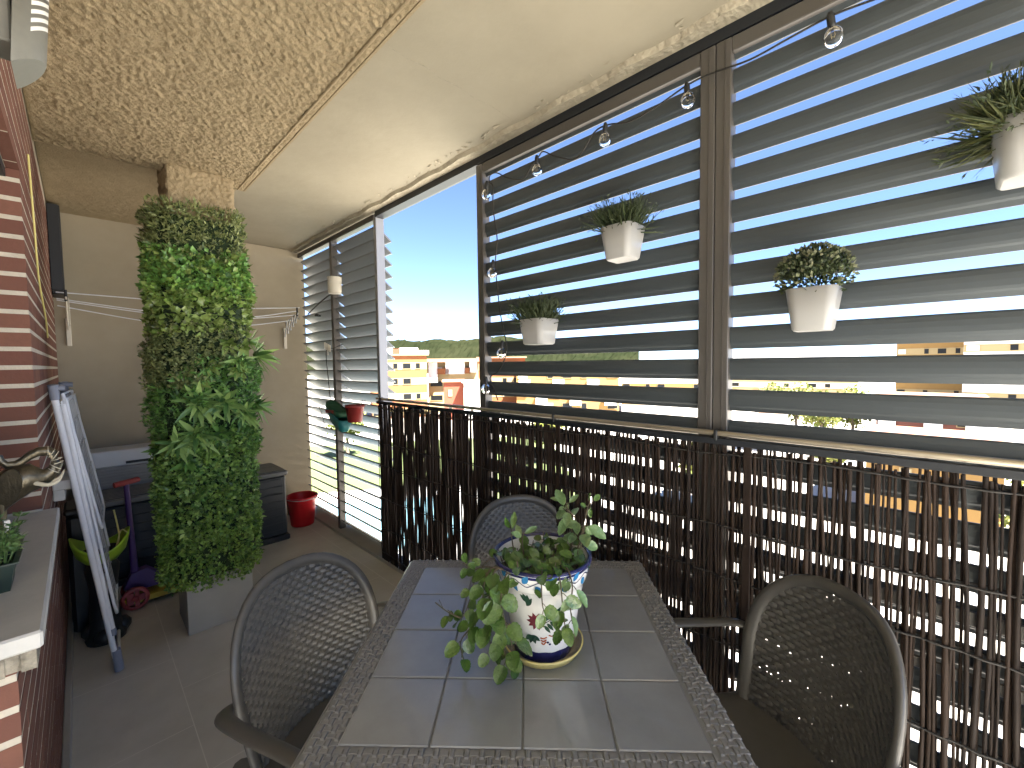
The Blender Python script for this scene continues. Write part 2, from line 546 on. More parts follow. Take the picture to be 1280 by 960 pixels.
# ================================================================== SETTING
XW, XS, YB, YE, YP = -0.11, 1.64, 4.72, -1.98, -0.85       # brick wall, screen plane, back wall, near end left open for fill light
ZC, ZR = 2.73, 2.67                            # smooth ceiling, rough ceiling

struct('floor', MB().box((-3.0, YE, -0.28), (1.74, YB + .2, 0)), M['floor'])

# smooth ceiling slab and the lower roughcast soffit
struct('ceiling', MB().box((-3.0, YE, ZC), (1.80, YB + .2, ZC + .3)), M['plaster'])


def rough_sheet(x0, x1, y0, y1, z, step, amp, seed, thick):
    nx, ny = int((x1 - x0) / step) + 1, int((y1 - y0) / step) + 1
    X, Y = np.meshgrid(np.linspace(x0, x1, nx), np.linspace(y0, y1, ny), indexing='ij')
    wx = X + .006 * vnoise(X * 60, Y * 60, seed + 5)
    h = vnoise(wx * 88, Y * 88, seed) * .6 + vnoise(X * 170, Y * 170, seed + 1) * .4
    h = np.clip((h - .30) * 1.7, 0, 1) + .25 * vnoise(X * 18, Y * 18, seed + 2)
    edge = np.minimum(np.minimum(X - x0, x1 - X), np.minimum(Y - y0, y1 - Y))
    Z = z - h * amp * np.clip(edge / .012, 0, 1)
    V = np.stack([X, Y, Z], -1).reshape(-1, 3)
    I = np.arange(nx * ny).reshape(nx, ny)
    F = np.stack([I[:-1, :-1], I[:-1, 1:], I[1:, 1:], I[1:, :-1]], -1).reshape(-1, 4)
    return V, F


V, F = rough_sheet(XW + .002, .79, -.85, 3.16, ZR, .0052, .0115, 11, .05)
o = npmesh('rough_ceiling', V, F, M['gotele'], smooth=True)
o['kind'] = 'structure'
e = MB()
e.box((.79, YE + .002, ZR - .004), (.80, 3.16, ZC))                # fascia of the lowered soffit
e.box((XW + .002, 3.16, ZR - .004), (.80, 3.17, ZC))
e.box((XW + .002, YE + .002, ZR - .004), (.789, -.852, ZC))
e.tube([(.755, YE + .05, ZR - .006), (.757, 1.2, ZR - .007), (.755, 3.15, ZR - .006)], .006, 6)
struct('ceiling_edge', e, M['gotele'])
V, F = rough_sheet(XW + .002, .79, 3.175, YB - .002, ZC - .004, .012, .006, 23, .05)
o = npmesh('rough_ceiling_panel', V, F, M['gotele'], smooth=True)
o['kind'] = 'structure'

# peeling plaster lip along the louvre track
lip = MB()
ys = np.linspace(YB - .01, YP, 110)
ra, rb = [], []
for i, y in enumerate(ys):
    j = .012 * math.sin(i * .9) + .010 * random.random()
    ra.append((1.565 + j * .6, y))
    rb.append((1.545 + j, y))
for i in range(len(ys) - 1):
    (x0, y0), (x1, y1) = ra[i], ra[i + 1]
    z0, z1 = ZC - .020, ZC - .020
    lip.add([(x0, y0, ZC), (x1, y1, ZC), (x1 + .012, y1, z1), (x0 + .012, y0, z0), (1.632, y0, z0), (1.632, y1, z1)],
            [(0, 1, 2, 3), (3, 2, 5, 4)])
struct('ceiling_lip', lip, M['peeling'])
fl_ = MB()
for k in range(60):                                # flakes of loose plaster
    y = random.choice([random.uniform(2.6, 4.5), random.uniform(1.6, 3.0), random.uniform(.4, 2.2)])
    x = 1.545 + random.uniform(-.035, .01)
    a, l = random.uniform(0, PI), random.uniform(.008, .03)
    c_, s_ = math.cos(a) * l, math.sin(a) * l
    z = ZC - .002
    fl_.add([(x - c_ * .5, y - s_, z), (x + c_ * .4, y - s_ * .3, z - random.uniform(.002, .006)), (x + c_ * .6, y + s_, z), (x - c_ * .2, y + s_ * .8, z - random.uniform(.003, .010))], [(0, 1, 2, 3)])
cr = [(.862, 1.473), (.95, 1.478), (1.03, 1.466), (1.10, 1.484), (1.19, 1.472), (1.275, 1.486), (1.40, 1.478), (1.52, 1.490)]
struct('ceiling_flakes', fl_, M['peeling'])
cr_ = MB().tube([(x, y, ZC - .0001) for x, y in cr], [.0009, .0007, .0011, .0006, .0009, .0005, .0005, .0003], 4)
struct('ceiling_crack', cr_, M['rawstone'])

# back wall, near end behind the camera left open for fill light
bw = MB().box((-3.0, YB, 0), (1.70, YB + .2, ZC - .002))
solo('rendered_wall', bw, M['render'], 'beige sand rendered wall closing the far end of the balcony', 'wall', (.8, YB, 0))

# ------------------------------------------------------------------ brick wall with window and pier
wall = thing('brick_wall', 'red brick wall with cream mortar joints and a window recess beside the balcony', 'wall', (XW, 2.0, 0))
bk, mo = MB(), MB()
CH, JT, BL, BD = .0625, .0150, .245, .10


def bricks(face, a0, a1, z0, z1, fixed, depth, phase=0):
    """face 'x': runs along Y at X = fixed, faces +X; face 'y': runs along X at Y = fixed, faces -Y"""
    row = 0
    z = z0
    while z < z1 - .02:
        zt = min(z + CH - JT, z1)
        a = a0 - ((row + phase) % 2) * (BL + .01) / 2
        while a < a1:
            s_, e_ = max(a, a0), min(a + BL, a1)
            if e_ - s_ > .015:
                j = random.uniform(-.0002, .0006)
                if face == 'x':
                    bk.box((fixed - depth, s_, z), (fixed + j, e_, zt))
                else:
                    bk.box((s_, fixed + j, z), (e_, fixed + depth, zt))
            a += BL + .01
        z += CH
        row += 1


ZS = 1.055                                         # sill top
Y0, Y1, ZH = 1.25, 2.20, 2.215                      # near jamb, pier jamb, window head
bricks('x', Y0, YB, .085, ZS - .06, XW, BD)        # apron
bricks('x', Y1, YB, ZS - .06 + .005, ZH, XW, BD, 1)   # pier
bricks('x', Y0 - .9, YB, ZH + .002, 2.655, XW, .03)  # over the window and doorway
bricks('y', -.55, XW - BD - .005, .085, ZS - .06, Y0, BD, 1)       # near jamb
bricks('y', -.75, XW - BD - .005, ZS + .002, ZH, Y1, BD)           # window jamb (pier)
mo.box((-.52, Y0 + .0012, 0), (XW - .0010, YB, ZS - .062))
mo.box((-.72, Y1 + .0012, ZS - .06), (XW - .0010, YB, ZH))
mo.box((-.72, Y0 - .9 + .004, ZH + .003), (XW - .0010, YB, 2.72))
wpart('brickwork', bk, M['brick'], wall)
wpart('mortar', mo, M['mortar'], wall)
sill = MB()
sill.box((-.36, 1.19, ZS - .034), (-.070, 2.215, ZS), bev=.004)
so_ = wpart('sill', sill, M['stone'], wall)
rs = MB()
nseg = 14
for k in range(nseg):                               # broken concrete bed under the sill end
    x0 = -.36 + k * .28 / nseg
    rs.box((x0, 1.196 + random.uniform(0, .010), ZS - .078 + random.uniform(0, .014)), (x0 + .28 / nseg, 1.30, ZS - .0345))
wpart('sill_bed', rs, M['rawstone'], wall)
sk = MB()
sk.box((XW, Y0 - .02, 0), (XW + .022, YB, .078), bev=.003)
wpart('skirting', sk, M['tilebase'], wall)
wn = MB()
wn.box((-.40, 1.1, ZS), (-.38, 2.23, ZH - .032))
wpart('pane', wn, M['glassdark'], wall)
wf = MB()
wf.box((-.385, 2.13, ZS), (-.33, 2.195, ZH - .034), bev=.004)
wf.box((-.385, 1.1, ZS), (-.33, 2.13, ZS + .06), bev=.004)
wf.box((-.385, 1.1, ZH - .094), (-.33, 2.13, ZH - .034), bev=.004)
wpart('window_frame', wf, M['darkwood'], wall)
hd = MB().box((-.70, .40, ZH - .03), (XW - .031, Y1 - .003, ZH - .002))  # black sheet under the window head, painting in the shade of the recess
wpart('shade_soffit', hd, M['black'], wall)
dr = MB()
dr.box((-.62, YE, 0), (-.58, Y0 + .1, 2.7))  # unseen plane added behind the doorway to block sky and bounce light
wpart('bounce_wall', dr, M['plainwall'], wall)
# frayed yellow cord hanging down the pier
cd = MB().tube(spline([(XW + .012, 2.46, 2.36), (XW + .014, 2.50, 2.10), (XW + .012, 2.62, 1.92), (XW + .016, 2.86, 1.78), (XW + .012, 3.05, 1.70)]), .0032, 6)
solo('cord', cd, M['cord_yellow'], 'thin yellow cord hanging down the side of the brick pier', 'cord', (XW, 2.5, 1.7))
lg = MB()
lg.box((XW + .001, 2.86, .985), (-.035, 3.12, 1.03), bev=.004)
lgt = thing('ledge', 'short pale stone ledge sticking out beyond the brick pier', 'ledge', (XW, 2.8, .98))
wpart('slab', lg, M['stone'], lgt)
wpart('bracket', MB().box((XW + .001, 2.89, .93), (-.07, 3.09, .9845), bev=.004), M['stone'], lgt)

# dark blind box in the far corner
bb = thing('blind_box', 'tall black box fixed under the ceiling in the far left corner', 'box', (-.08, YB, 2.0))
wpart('housing', MB().box((XW + .001, 4.45, 2.08), (-.045, YB - .002, 2.71), bev=.005), M['black'], bb)
wpart('cover', MB().box((XW + .001, 4.40, 2.10), (-.050, 4.448, 2.70), bev=.004), M['track'], bb)

# ------------------------------------------------------------------ pillar with its leafy wrap
PX0, PX1, PY0, PY1 = .388, .700, 3.02, 3.33
pil = thing('pillar', 'square roughcast pillar with tiled foot standing in the middle of the balcony', 'pillar', ((PX0 + PX1) / 2, (PY0 + PY1) / 2, 0))


def rough_box(lo, hi, step, amp, seed):
    """four displaced vertical faces"""
    Vs, Fs, n0 = [], [], 0
    x0, y0, z0 = lo
    x1, y1, z1 = hi
    for a, b, nrm in (((x0, y0), (x1, y0), (0, -1)), ((x1, y0), (x1, y1), (1, 0)), ((x1, y1), (x0, y1), (0, 1)), ((x0, y1), (x0, y0), (-1, 0))):
        L = math.hypot(b[0] - a[0], b[1] - a[1])
        nu, nv = int(L / step) + 1, int((z1 - z0) / step) + 1
        U, Z = np.meshgrid(np.linspace(0, 1, nu), np.linspace(z0, z1, nv), indexing='ij')
        h = vnoise(U * L * 80, Z * 80, seed) * .6 + vnoise(U * L * 160, Z * 160, seed + 1) * .4
        h = np.clip((h - .30) * 1.7, 0, 1) * amp * np.clip(np.minimum(U, 1 - U) * L / .012, 0, 1)
        P = np.stack([a[0] + (b[0] - a[0]) * U + nrm[0] * h, a[1] + (b[1] - a[1]) * U + nrm[1] * h, Z], -1).reshape(-1, 3)
        I = np.arange(nu * nv).reshape(nu, nv) + n0
        Fs.append(np.stack([I[:-1, :-1], I[1:, :-1], I[1:, 1:], I[:-1, 1:]], -1).reshape(-1, 4))
        Vs.append(P)
        n0 += nu * nv
        seed += 3
    return np.concatenate(Vs), np.concatenate(Fs)


V, F = rough_box((PX0, PY0, .30), (PX1, PY1, ZC - .01), .006, .013, 31)
pl = pil.location
npmesh('shaft', V - np.array(pl), F, M['gotele'], pil, smooth=True)
tb = MB()
tb.box((PX0 - .010, PY0 - .010, 0), (PX1 + .010, PY1 + .01, .36), bev=.002)
wpart('tiled_foot', tb, M['tilebase'], pil)

ivy = thing('leafy_screen', 'artificial green leaf matting wrapped around the square pillar', 'foliage panel', ((PX0 + PX1) / 2, (PY0 + PY1) / 2, .3))
IV = np.array(ivy.location)
core = MB()


def ring(z, g):
    c_ = .05
    x0, x1, y0, y1 = PX0 - g, PX1 + g * .6, PY0 - g, PY1 + g
    return [(x0 + c_, y0, z), (x1 - c_, y0, z), (x1, y0 + c_, z), (x1, y1 - c_, z), (x1 - c_, y1, z), (x0 + c_, y1, z), (x0, y1 - c_, z), (x0, y0 + c_, z)]


core.loft([ring(z, .055) for z in (.33, .8, 1.3, 1.8, 2.2, 2.38)])
wpart('matting', core, M['backing'], ivy)


def surf(n, zlo, zhi):
    """random points on the wrap with outward normals"""
    x0, x1, y0, y1 = PX0 - .068, PX1 + .042, PY0 - .068, PY1 + .06
    wx, wy = x1 - x0, y1 - y0
    u = rng.random(n) * (wx + 2 * wy + .35 * wx)
    z = zlo + (zhi - zlo) * rng.random(n)
    P = np.zeros((n, 3)); N = np.zeros((n, 3))
    a = u < wx
    P[a, 0] = x0 + u[a]; P[a, 1] = y0; N[a, 1] = -1
    b = (~a) & (u < wx + wy)
    P[b, 0] = x1; P[b, 1] = y0 + u[b] - wx; N[b, 0] = 1
    c_ = (~a) & (~b) & (u < wx + 2 * wy)
    P[c_, 0] = x0; P[c_, 1] = y0 + u[c_] - wx - wy; N[c_, 0] = -1
    d = ~(a | b | c_)
    P[d, 0] = x0 + rng.random(d.sum()) * wx; P[d, 1] = y1; N[d, 1] = 1
    P[:, 2] = z
    # soften the corners
    cx, cy = (x0 + x1) / 2, (y0 + y1) / 2
    q = np.stack([(P[:, 0] - cx) / (wx / 2), (P[:, 1] - cy) / (wy / 2)], 1)
    k = np.clip(np.minimum(np.abs(q[:, 0]), np.abs(q[:, 1])) - .72, 0, 1)
    P[:, 0] -= np.sign(q[:, 0]) * k * .16
    P[:, 1] -= np.sign(q[:, 1]) * k * .16
    N[:, :2] += q * k[:, None] * 2.5
    N = unit(N)
    ang = np.arctan2(q[:, 1], q[:, 0])
    bul = (vnoise(ang * 2.2 + 9, z * 5.5, 77) - .5) * .055 + (vnoise(ang * 6 + 9, z * 14, 78) - .5) * .03
    bul += .022 * np.exp(-((z - 1.55) / .22) ** 2) - .016 * np.exp(-((z - 1.72) / .08) ** 2)
    return P + N * bul[:, None], N, ang


def zone_edge(ang, base, amp, seed):
    return base + amp * (vnoise(ang * 1.6 + 20, ang * 0 + 3.3, seed) - .5) * 2


def scatter(name, n, zlo, zhi, lmin, lmax, wf, mt, up=.5, out=.8, jitter=.03, clump=1, keep=None):
    P, N, ang = surf(n, zlo, zhi)
    if keep is not None:
        k = keep(P, ang)
        P, N, ang = P[k], N[k], ang[k]
    n = len(P)
    if clump > 1:                                    # little sprigs of several leaves
        P = np.repeat(P + N * rng.uniform(-jitter, jitter, (n, 1)), clump, 0)
        N = np.repeat(N, clump, 0)
        n = len(P)
        D = N * out + np.array([0, 0, up]) + rng.normal(size=(n, 3)) * .75
        P = P + rng.normal(size=(n, 3)) * .006
    else:
        P = P + N * rng.uniform(-jitter, jitter, (n, 1))
        D = N * out + np.array([0, 0, up]) + rng.normal(size=(n, 3)) * .55
    D[:, 2] += 0
    D = unit(D)
    NN = unit(N * .8 + np.array([0, 0, .5]) + rng.normal(size=(n, 3)) * .45)
    L = rng.uniform(lmin, lmax, n)
    V, F = leaves(P - IV, D, NN, L, L * wf, droop=.12)
    o = npmesh(name, V, F, mt, ivy)
    return o


def diag(P):                                          # the diagonal swathe of coarse plants
    return 1.62 + (P[:, 0] - .52) * .95


scatter('fine_sprigs', 2000, 2.14, 2.455, .016, .034, .20, M['leaf_olive'], up=.7, clump=4)
scatter('bushy_leaves', 1500, 1.98, 2.20, .026, .042, .34, M['leaf_dark'], clump=3)
scatter('broad_leaves', 1500, 1.74, 2.20, .030, .050, .40, M['leaf_broad'], up=.1, clump=2,
        keep=lambda P, a: (rng.random(len(P)) < np.where(P[:, 2] > 1.98, .35, 1.0)))
scatter('box_leaves', 1500, 1.90, 2.14, .018, .032, .33, M['leaf_small'], clump=3)
scatter('olive_sprigs', 2700, 1.42, 1.80, .012, .024, .36, M['leaf_olive'], up=.4, clump=4,
        keep=lambda P, a: P[:, 2] > diag(P) - .12)
scatter('needle_leaves', 1900, 1.10, 1.60, .022, .044, .17, M['leaf_dark'], up=.4, clump=4,
        keep=lambda P, a: P[:, 2] < diag(P) + .03)
scatter('mixed_leaves', 3300, .50, 1.18, .016, .034, .36, M['leaf_small'], up=.35, clump=4)
scatter('variegated_leaves', 800, .55, 1.15, .026, .044, .30, M['leaf_spiky'], up=.3, clump=2)
scatter('low_sprigs', 2300, .285, .66, .012, .026, .36, M['leaf_small'], up=.25, clump=4)
scatter('low_dark_leaves', 1200, .30, 1.10, .014, .030, .33, M['leaf_dark'], up=.25, clump=4)


def tuft(px, pz, face, n, lmin, lmax, mt, wd=.11, spread=1.0):
    """a rosette of long blades fixed on the wrap"""
    if face == 'front':
        p, N = np.array([px, PY0 - .085, pz]), np.array([0, -1., 0])
    elif face == 'right':
        p, N = np.array([PX1 + .065, px, pz]), np.array([.85, -.5, 0])
    else:
        p, N = np.array([PX0 - .085, px, pz]), np.array([-1., -.1, 0])
    N = N / np.linalg.norm(N)
    T = np.cross(N, [0, 0, 1.]); U = np.cross(T, N)
    Vs, Fs, c = [], [], 0
    for i in range(n):
        a = 2 * PI * (i * .618) + random.uniform(-.2, .2)
        op = random.uniform(.35, 1.3) * spread
        L = random.uniform(lmin, lmax)
        d = N * math.cos(op) + (T * math.cos(a) + U * math.sin(a)) * math.sin(op)
        side = np.cross(d, N); side = side / (np.linalg.norm(side) + 1e-6)
        up_ = np.cross(side, d)
        pts = []
        for k in range(6):
            t = k / 5
            cen = p + d * L * t - np.array([0, 0, 1]) * L * .13 * t * t - N * L * .06 * t * t
            wv = L * wd * math.sin(PI * min(1, .12 + .88 * t) ** .8) * (1 if k < 5 else 0.05) + .0008
            pts += [cen - side * wv + up_ * wv * .35, cen, cen + side * wv + up_ * wv * .35]
        Vs += pts
        for k in range(5):
            b = c + k * 3
            Fs += [(b, b + 1, b + 4, b + 3), (b + 1, b + 2, b + 5, b + 4)]
        c += 18
    return npmesh('blade_tuft', np.array(Vs) - IV, np.array(Fs), mt, ivy, smooth=True)


for a in ((.46, 1.35, 'front', 15, .10, .155), (.59, 1.345, 'front', 15, .10, .15), (.445, 1.17, 'front', 14, .09, .15), (.68, 1.27, 'front', 12, .08, .14),
          (3.05, 1.30, 'right', 14, .08, .14), (3.02, 1.62, 'right', 16, .11, .16), (3.10, 1.70, 'right', 10, .08, .12), (.355, 1.13, 'front', 12, .08, .12), (.66, 1.58, 'front', 10, .07, .11)):
    tuft(a[0], a[1], a[2], a[3] + 5, a[4] * 1.15, a[5] * 1.15, M['leaf_spiky'], wd=.085)
for a in ((.40, 1.02, 'front', 11, .07, .11), (.56, 1.16, 'front', 12, .08, .12), (3.12, 1.08, 'left', 10, .06, .10)):
    tuft(*a, M['leaf_dark'])
for a in ((.62, 1.68, 'front', 9, .06, .085), (.53, 1.55, 'front', 9, .06, .085), (.66, 1.52, 'front', 8, .06, .09), (.48, 1.47, 'front', 8, .05, .08), (.70, 1.66, 'front', 8, .05, .08)):
    tuft(*a, M['leaf_broad'], wd=.2)

# ================================================================== LOUVRE SCREENS
SLAT = [(-.004, .0395), (-.010, .034), (-.0145, .020), (-.0155, .004), (-.0135, -.012), (-.0095, -.020), (-.0035, -.0255), (.004, -.0395), (.011, -.0395), (.0135, -.024), (.010, -.004), (.0055, .018), (.003, .0395)]


SLAT = [(p * .75, q * 1.0) for p, q in SLAT]


def slat_col(mb, y0, y1, zlo, zhi, x):
    k0 = math.ceil((zlo + .04 - 1.629) / .1125)
    z = 1.629 + k0 * .1125
    while z + .0395 < zhi + .08:
        n = len(SLAT)
        for a, b in ((y0, y1),):
            V = [(x + p, a, z + q) for p, q in SLAT] + [(x + p, b, z + q) for p, q in SLAT]
            mb.add(V, [(i, n + i, n + (i + 1) % n, (i + 1) % n) for i in range(n)])
            mb.add(V[:n], [tuple(range(n))])
            mb.add(V[n:], [tuple(range(n - 1, -1, -1))])
        z += .1125


def sliding_panel(y0, y1, label):
    t = thing('louvre_shutter', label, 'louvre shutter', (1.665, (y0 + y1) / 2, .01), 0, 'grey sliding louvre panels')
    f, s_ = .052, .004
    for a, b in ((y0, y0 + f), (y1 - f, y1)):
        mb = MB()
        mb.box((1.635, a, .03), (1.69, b, 2.668), bev=.003)
        mb.box((1.632, a + .018, .04), (1.6345, a + .021, 2.66))
        wpart('stile', mb, M['frame'], t)
    wpart('top_rail', MB().box((1.637, y0 + f, 2.618), (1.688, y1 - f, 2.668), bev=.003), M['frame'], t)
    wpart('bottom_rail', MB().box((1.637, y0 + f, .03), (1.688, y1 - f, .10), bev=.003), M['frame'], t)
    for za, zb in ((.832, .872), (.668, .702)):
        wpart('mid_rail', MB().box((1.638, y0 + f, za), (1.645, y1 - f, zb), bev=.002), M['frame'], t)
    mb = MB()
    slat_col(mb, y0 + f, y1 - f, .10, 2.61, 1.664)
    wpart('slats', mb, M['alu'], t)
    return t


sliding_panel(.578, 1.88, 'grey sliding louvre panel next to the open gap in the screen')
sliding_panel(YP, .576, 'grey sliding louvre panel at the near end carrying the two largest white pots')

fx = thing('louvre_screen', 'pale fixed louvre screen of two tall bays against the far wall', 'louvre screen', (1.68, 3.9, 0))
wpart('end_post', MB().box((1.642, 3.06, 0), (1.712, 3.10, 2.70), bev=.003), M['frame_light'], fx)
wpart('mullion', MB().box((1.642, 3.885, 0), (1.70, 3.93, 2.69), bev=.003), M['frame'], fx)
wpart('top_rail', MB().box((1.642, 3.1005, 2.66), (1.70, YB - .003, 2.705), bev=.003), M['frame'], fx)
for a, b in ((3.102, 3.883), (3.932, YB - .02)):
    mb = MB()
    z = .05
    while z < 2.64:
        prof = [(1.664, z + .049), (1.668, z + .052), (1.72, z + .020), (1.796, z - .042), (1.800, z - .052), (1.790, z - .050), (1.715, z + .006), (1.664, z + .042)]
        n = len(prof)
        V = [(p, a, q) for p, q in prof] + [(p, b, q) for p, q in prof]
        mb.add(V, [(i, n + i, n + (i + 1) % n, (i + 1) % n) for i in range(n)])
        mb.add(V[:n], [tuple(range(n))])
        mb.add(V[n:], [tuple(range(n - 1, -1, -1))])
        z += .0935
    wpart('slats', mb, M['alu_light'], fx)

trk = thing('overhead_track', 'dark sliding track running under the ceiling above the louvres', 'track', (1.68, 1.5, 2.69))
wpart('channel', MB().box((1.634, YE + .01, 2.671), (1.70, 3.058, 2.7285)), M['track'], trk)
wpart('trim', MB().box((1.702, YE + .01, 2.675), (1.72, 3.058, 2.7285)), M['alu'], trk)

# handrail and bamboo
hr = thing('handrail', 'slim champagne metal handrail along the top of the reed screen', 'handrail', (1.615, 1.1, 1.27))
hb = MB()
hb.tube([(1.606, 3.055, 1.286), (1.606, 2.1, 1.288), (1.606, 1.1, 1.287), (1.606, YE + .02, 1.286)], .010, 10)
wpart('bar', hb, M['rail'], hr)
wpart('lower_bar', MB().box((1.601, YE + .02, 1.246), (1.613, 3.055, 1.270), bev=.002), M['track'], hr)
for y in (2.98, 1.30, .55, -.3):
    wpart('clip', MB().box((1.592, y - .006, 1.262), (1.62, y + .006, 1.299), bev=.002), M['black'], hr)

rs_ = thing('reed_screen', 'dark brown reed screening tied below the handrail along the whole balcony edge', 'reed screen', (1.62, 1.1, 0))
rd = MB()
for layer in (0, 1):
    y = YP + .03 + .006 * layer
    while y < 3.055:
        dense = y > 1.86
        th = random.choice((.0040, .0048, .0054, .0062, .0075)) * random.uniform(.85, 1.15)
        lean = random.gauss(0, .012) + (.05 * max(0, (.30 - y)) if y < .30 else 0)
        ph, am = random.uniform(0, 6), random.uniform(.001, .007)
        pts, zt = [], 1.258 + random.uniform(-.03, .012)
        x0 = 1.6145 + .011 * layer
        nseg = 11
        for k in range(nseg):
            t = k / (nseg - 1)
            pts.append((x0 + random.uniform(-.003, .003), y + lean * (t - .5) + am * math.sin(ph + 5 * t) + random.gauss(0, .0007), .012 + (zt - .012) * t))
        tp_ = random.uniform(.72, 1.0)
        rd.tube(pts, [th * random.uniform(.88, 1.12) * (1 + (tp_ - 1) * k / nseg) for k in range(nseg)], 6)
        if layer == 0:
            gap = random.uniform(-.001, .0066) if not dense else random.uniform(-.003, .0025)
            if random.random() < .07:
                gap += .006
        else:
            gap = random.uniform(.003, .026) if not dense else random.uniform(.002, .016)
        y += th * 2 + gap
wpart('reeds', rd, M['reed'], rs_)
for z in (1.215, .945, .765, .52, .28, .08):
    mb = MB()
    P = []
    for k in range(160):
        yy = YP + .03 + (3.05 - YP - .03) * k / 159
        P.append((1.609 + .004 * math.sin(k * 1.9), yy, z + .006 * math.sin(k * .21 + z * 9)))
    mb.tube(P, .0035, 5)
    P2 = [(3.236 - p[0], p[1], p[2] + .004) for p in P]
    mb.tube(P2, .003, 5)
    wpart('binding_wire', mb, M['wire'], rs_)
for yy in (1.278, .447, 2.2):
    wpart('batten', MB().box((1.602, yy - .013, .02), (1.611, yy + .013, 1.25), bev=.002), M['reed'], rs_)

# balcony front kerb under the louvres
struct('kerb', MB().box((1.606, YE, 0.0), (1.74, YB, .026)), M['tilebase'])

# ================================================================== TABLE
TH = math.atan2(.676, .737)
TC = (.909, .860, 0)
tbl = thing('table', 'square dark grey resin table with woven border and tile inlay', 'table', TC, TH)
A, TZ = .475, .74
top = MB()
top.box((-A, -A, TZ - .055), (A, A, TZ - .006), bev=.008)
top.box((-A + .012, -A + .012, TZ - .0061), (A - .012, A - .012, TZ - .0045))
ot = top.build('tabletop', M['table'], tbl)
wv = MB()
ti = .396                                            # half size of the tile field


def pillow(mb, cx, cy, hx, hy, z, h):
    mb.add([(cx - hx, cy - hy, z), (cx + hx, cy - hy, z), (cx + hx, cy + hy, z), (cx - hx, cy + hy, z),
            (cx - hx * .72, cy - hy * .74, z + h), (cx + hx * .72, cy - hy * .74, z + h), (cx + hx * .72, cy + hy * .74, z + h), (cx - hx * .72, cy + hy * .74, z + h)],
           [(4, 5, 6, 7), (0, 1, 5, 4), (1, 2, 6, 5), (2, 3, 7, 6), (3, 0, 4, 7)])


PX_, PY_ = .0180, .0160
for i in range(int(2 * (A - .004) / PX_)):
    for j in range(int(2 * (A - .004) / PY_)):
        x = -A + .006 + PX_ * (i + .5)
        yq = -A + .006 + PY_ * (j + .5)
        if x > A - .012 or yq > A - .012:
            continue
        if abs(x) < ti + .006 and abs(yq) < ti + .006:
            continue
        if (i + j) % 2:
            pillow(wv, x, yq, PX_ * .70, PY_ * .30, TZ - .0046, .0040)
        else:
            pillow(wv, x, yq, PX_ * .34, PY_ * .70, TZ - .0046, .0024)
wv.build('woven_border', M['table'], tbl)
tl = MB()
ts = 2 * ti / 4
for i in range(4):
    for j in range(4):
        x0, y0 = -ti + ts * i, -ti + ts * j
        tl.box((x0 + .0018, y0 + .0018, TZ - .0044), (x0 + ts - .0018, y0 + ts - .0018, TZ + .0006), bev=.0024)
tl.build('tile_inlay', M['tabletile'], tbl)
ap = MB()
for sx, sy in ((1, 0), (-1, 0), (0, 1), (0, -1)):
    if sx:
        ap.box((sx * .435 - .012, -.42, TZ - .075), (sx * .435 + .012, .42, TZ - .0552))
    else:
        ap.box((-.42, sy * .435 - .012, TZ - .075), (.42, sy * .435 + .012, TZ - .0552))
ap.build('apron', M['table'], tbl)
for sx in (-1, 1):
    for sy in (-1, 1):
        lgm = MB().box((sx * .425 - .036, sy * .425 - .036, 0), (sx * .425 + .036, sy * .425 + .036, TZ - .056), bev=.008, taper=.8)
        lgm.build('leg', M['table'], tbl)

# ================================================================== CHAIRS
CW, CT, ZA = .255, .90, .63


def halfw(z):
    if z <= ZA:
        return CW * (.90 + .10 * (z - .40) / (ZA - .40))
    t = (z - ZA) / (CT - ZA)
    return CW * max(0.0, 1 - t ** 2.5) ** (1 / 2.5)


def back_pt(x, z):
    s_ = x / CW
    return Vector((x, -.175 - (z - .45) * .22 + .085 * s_ * s_ - .012 * math.sin((z - .4) * 6), z))


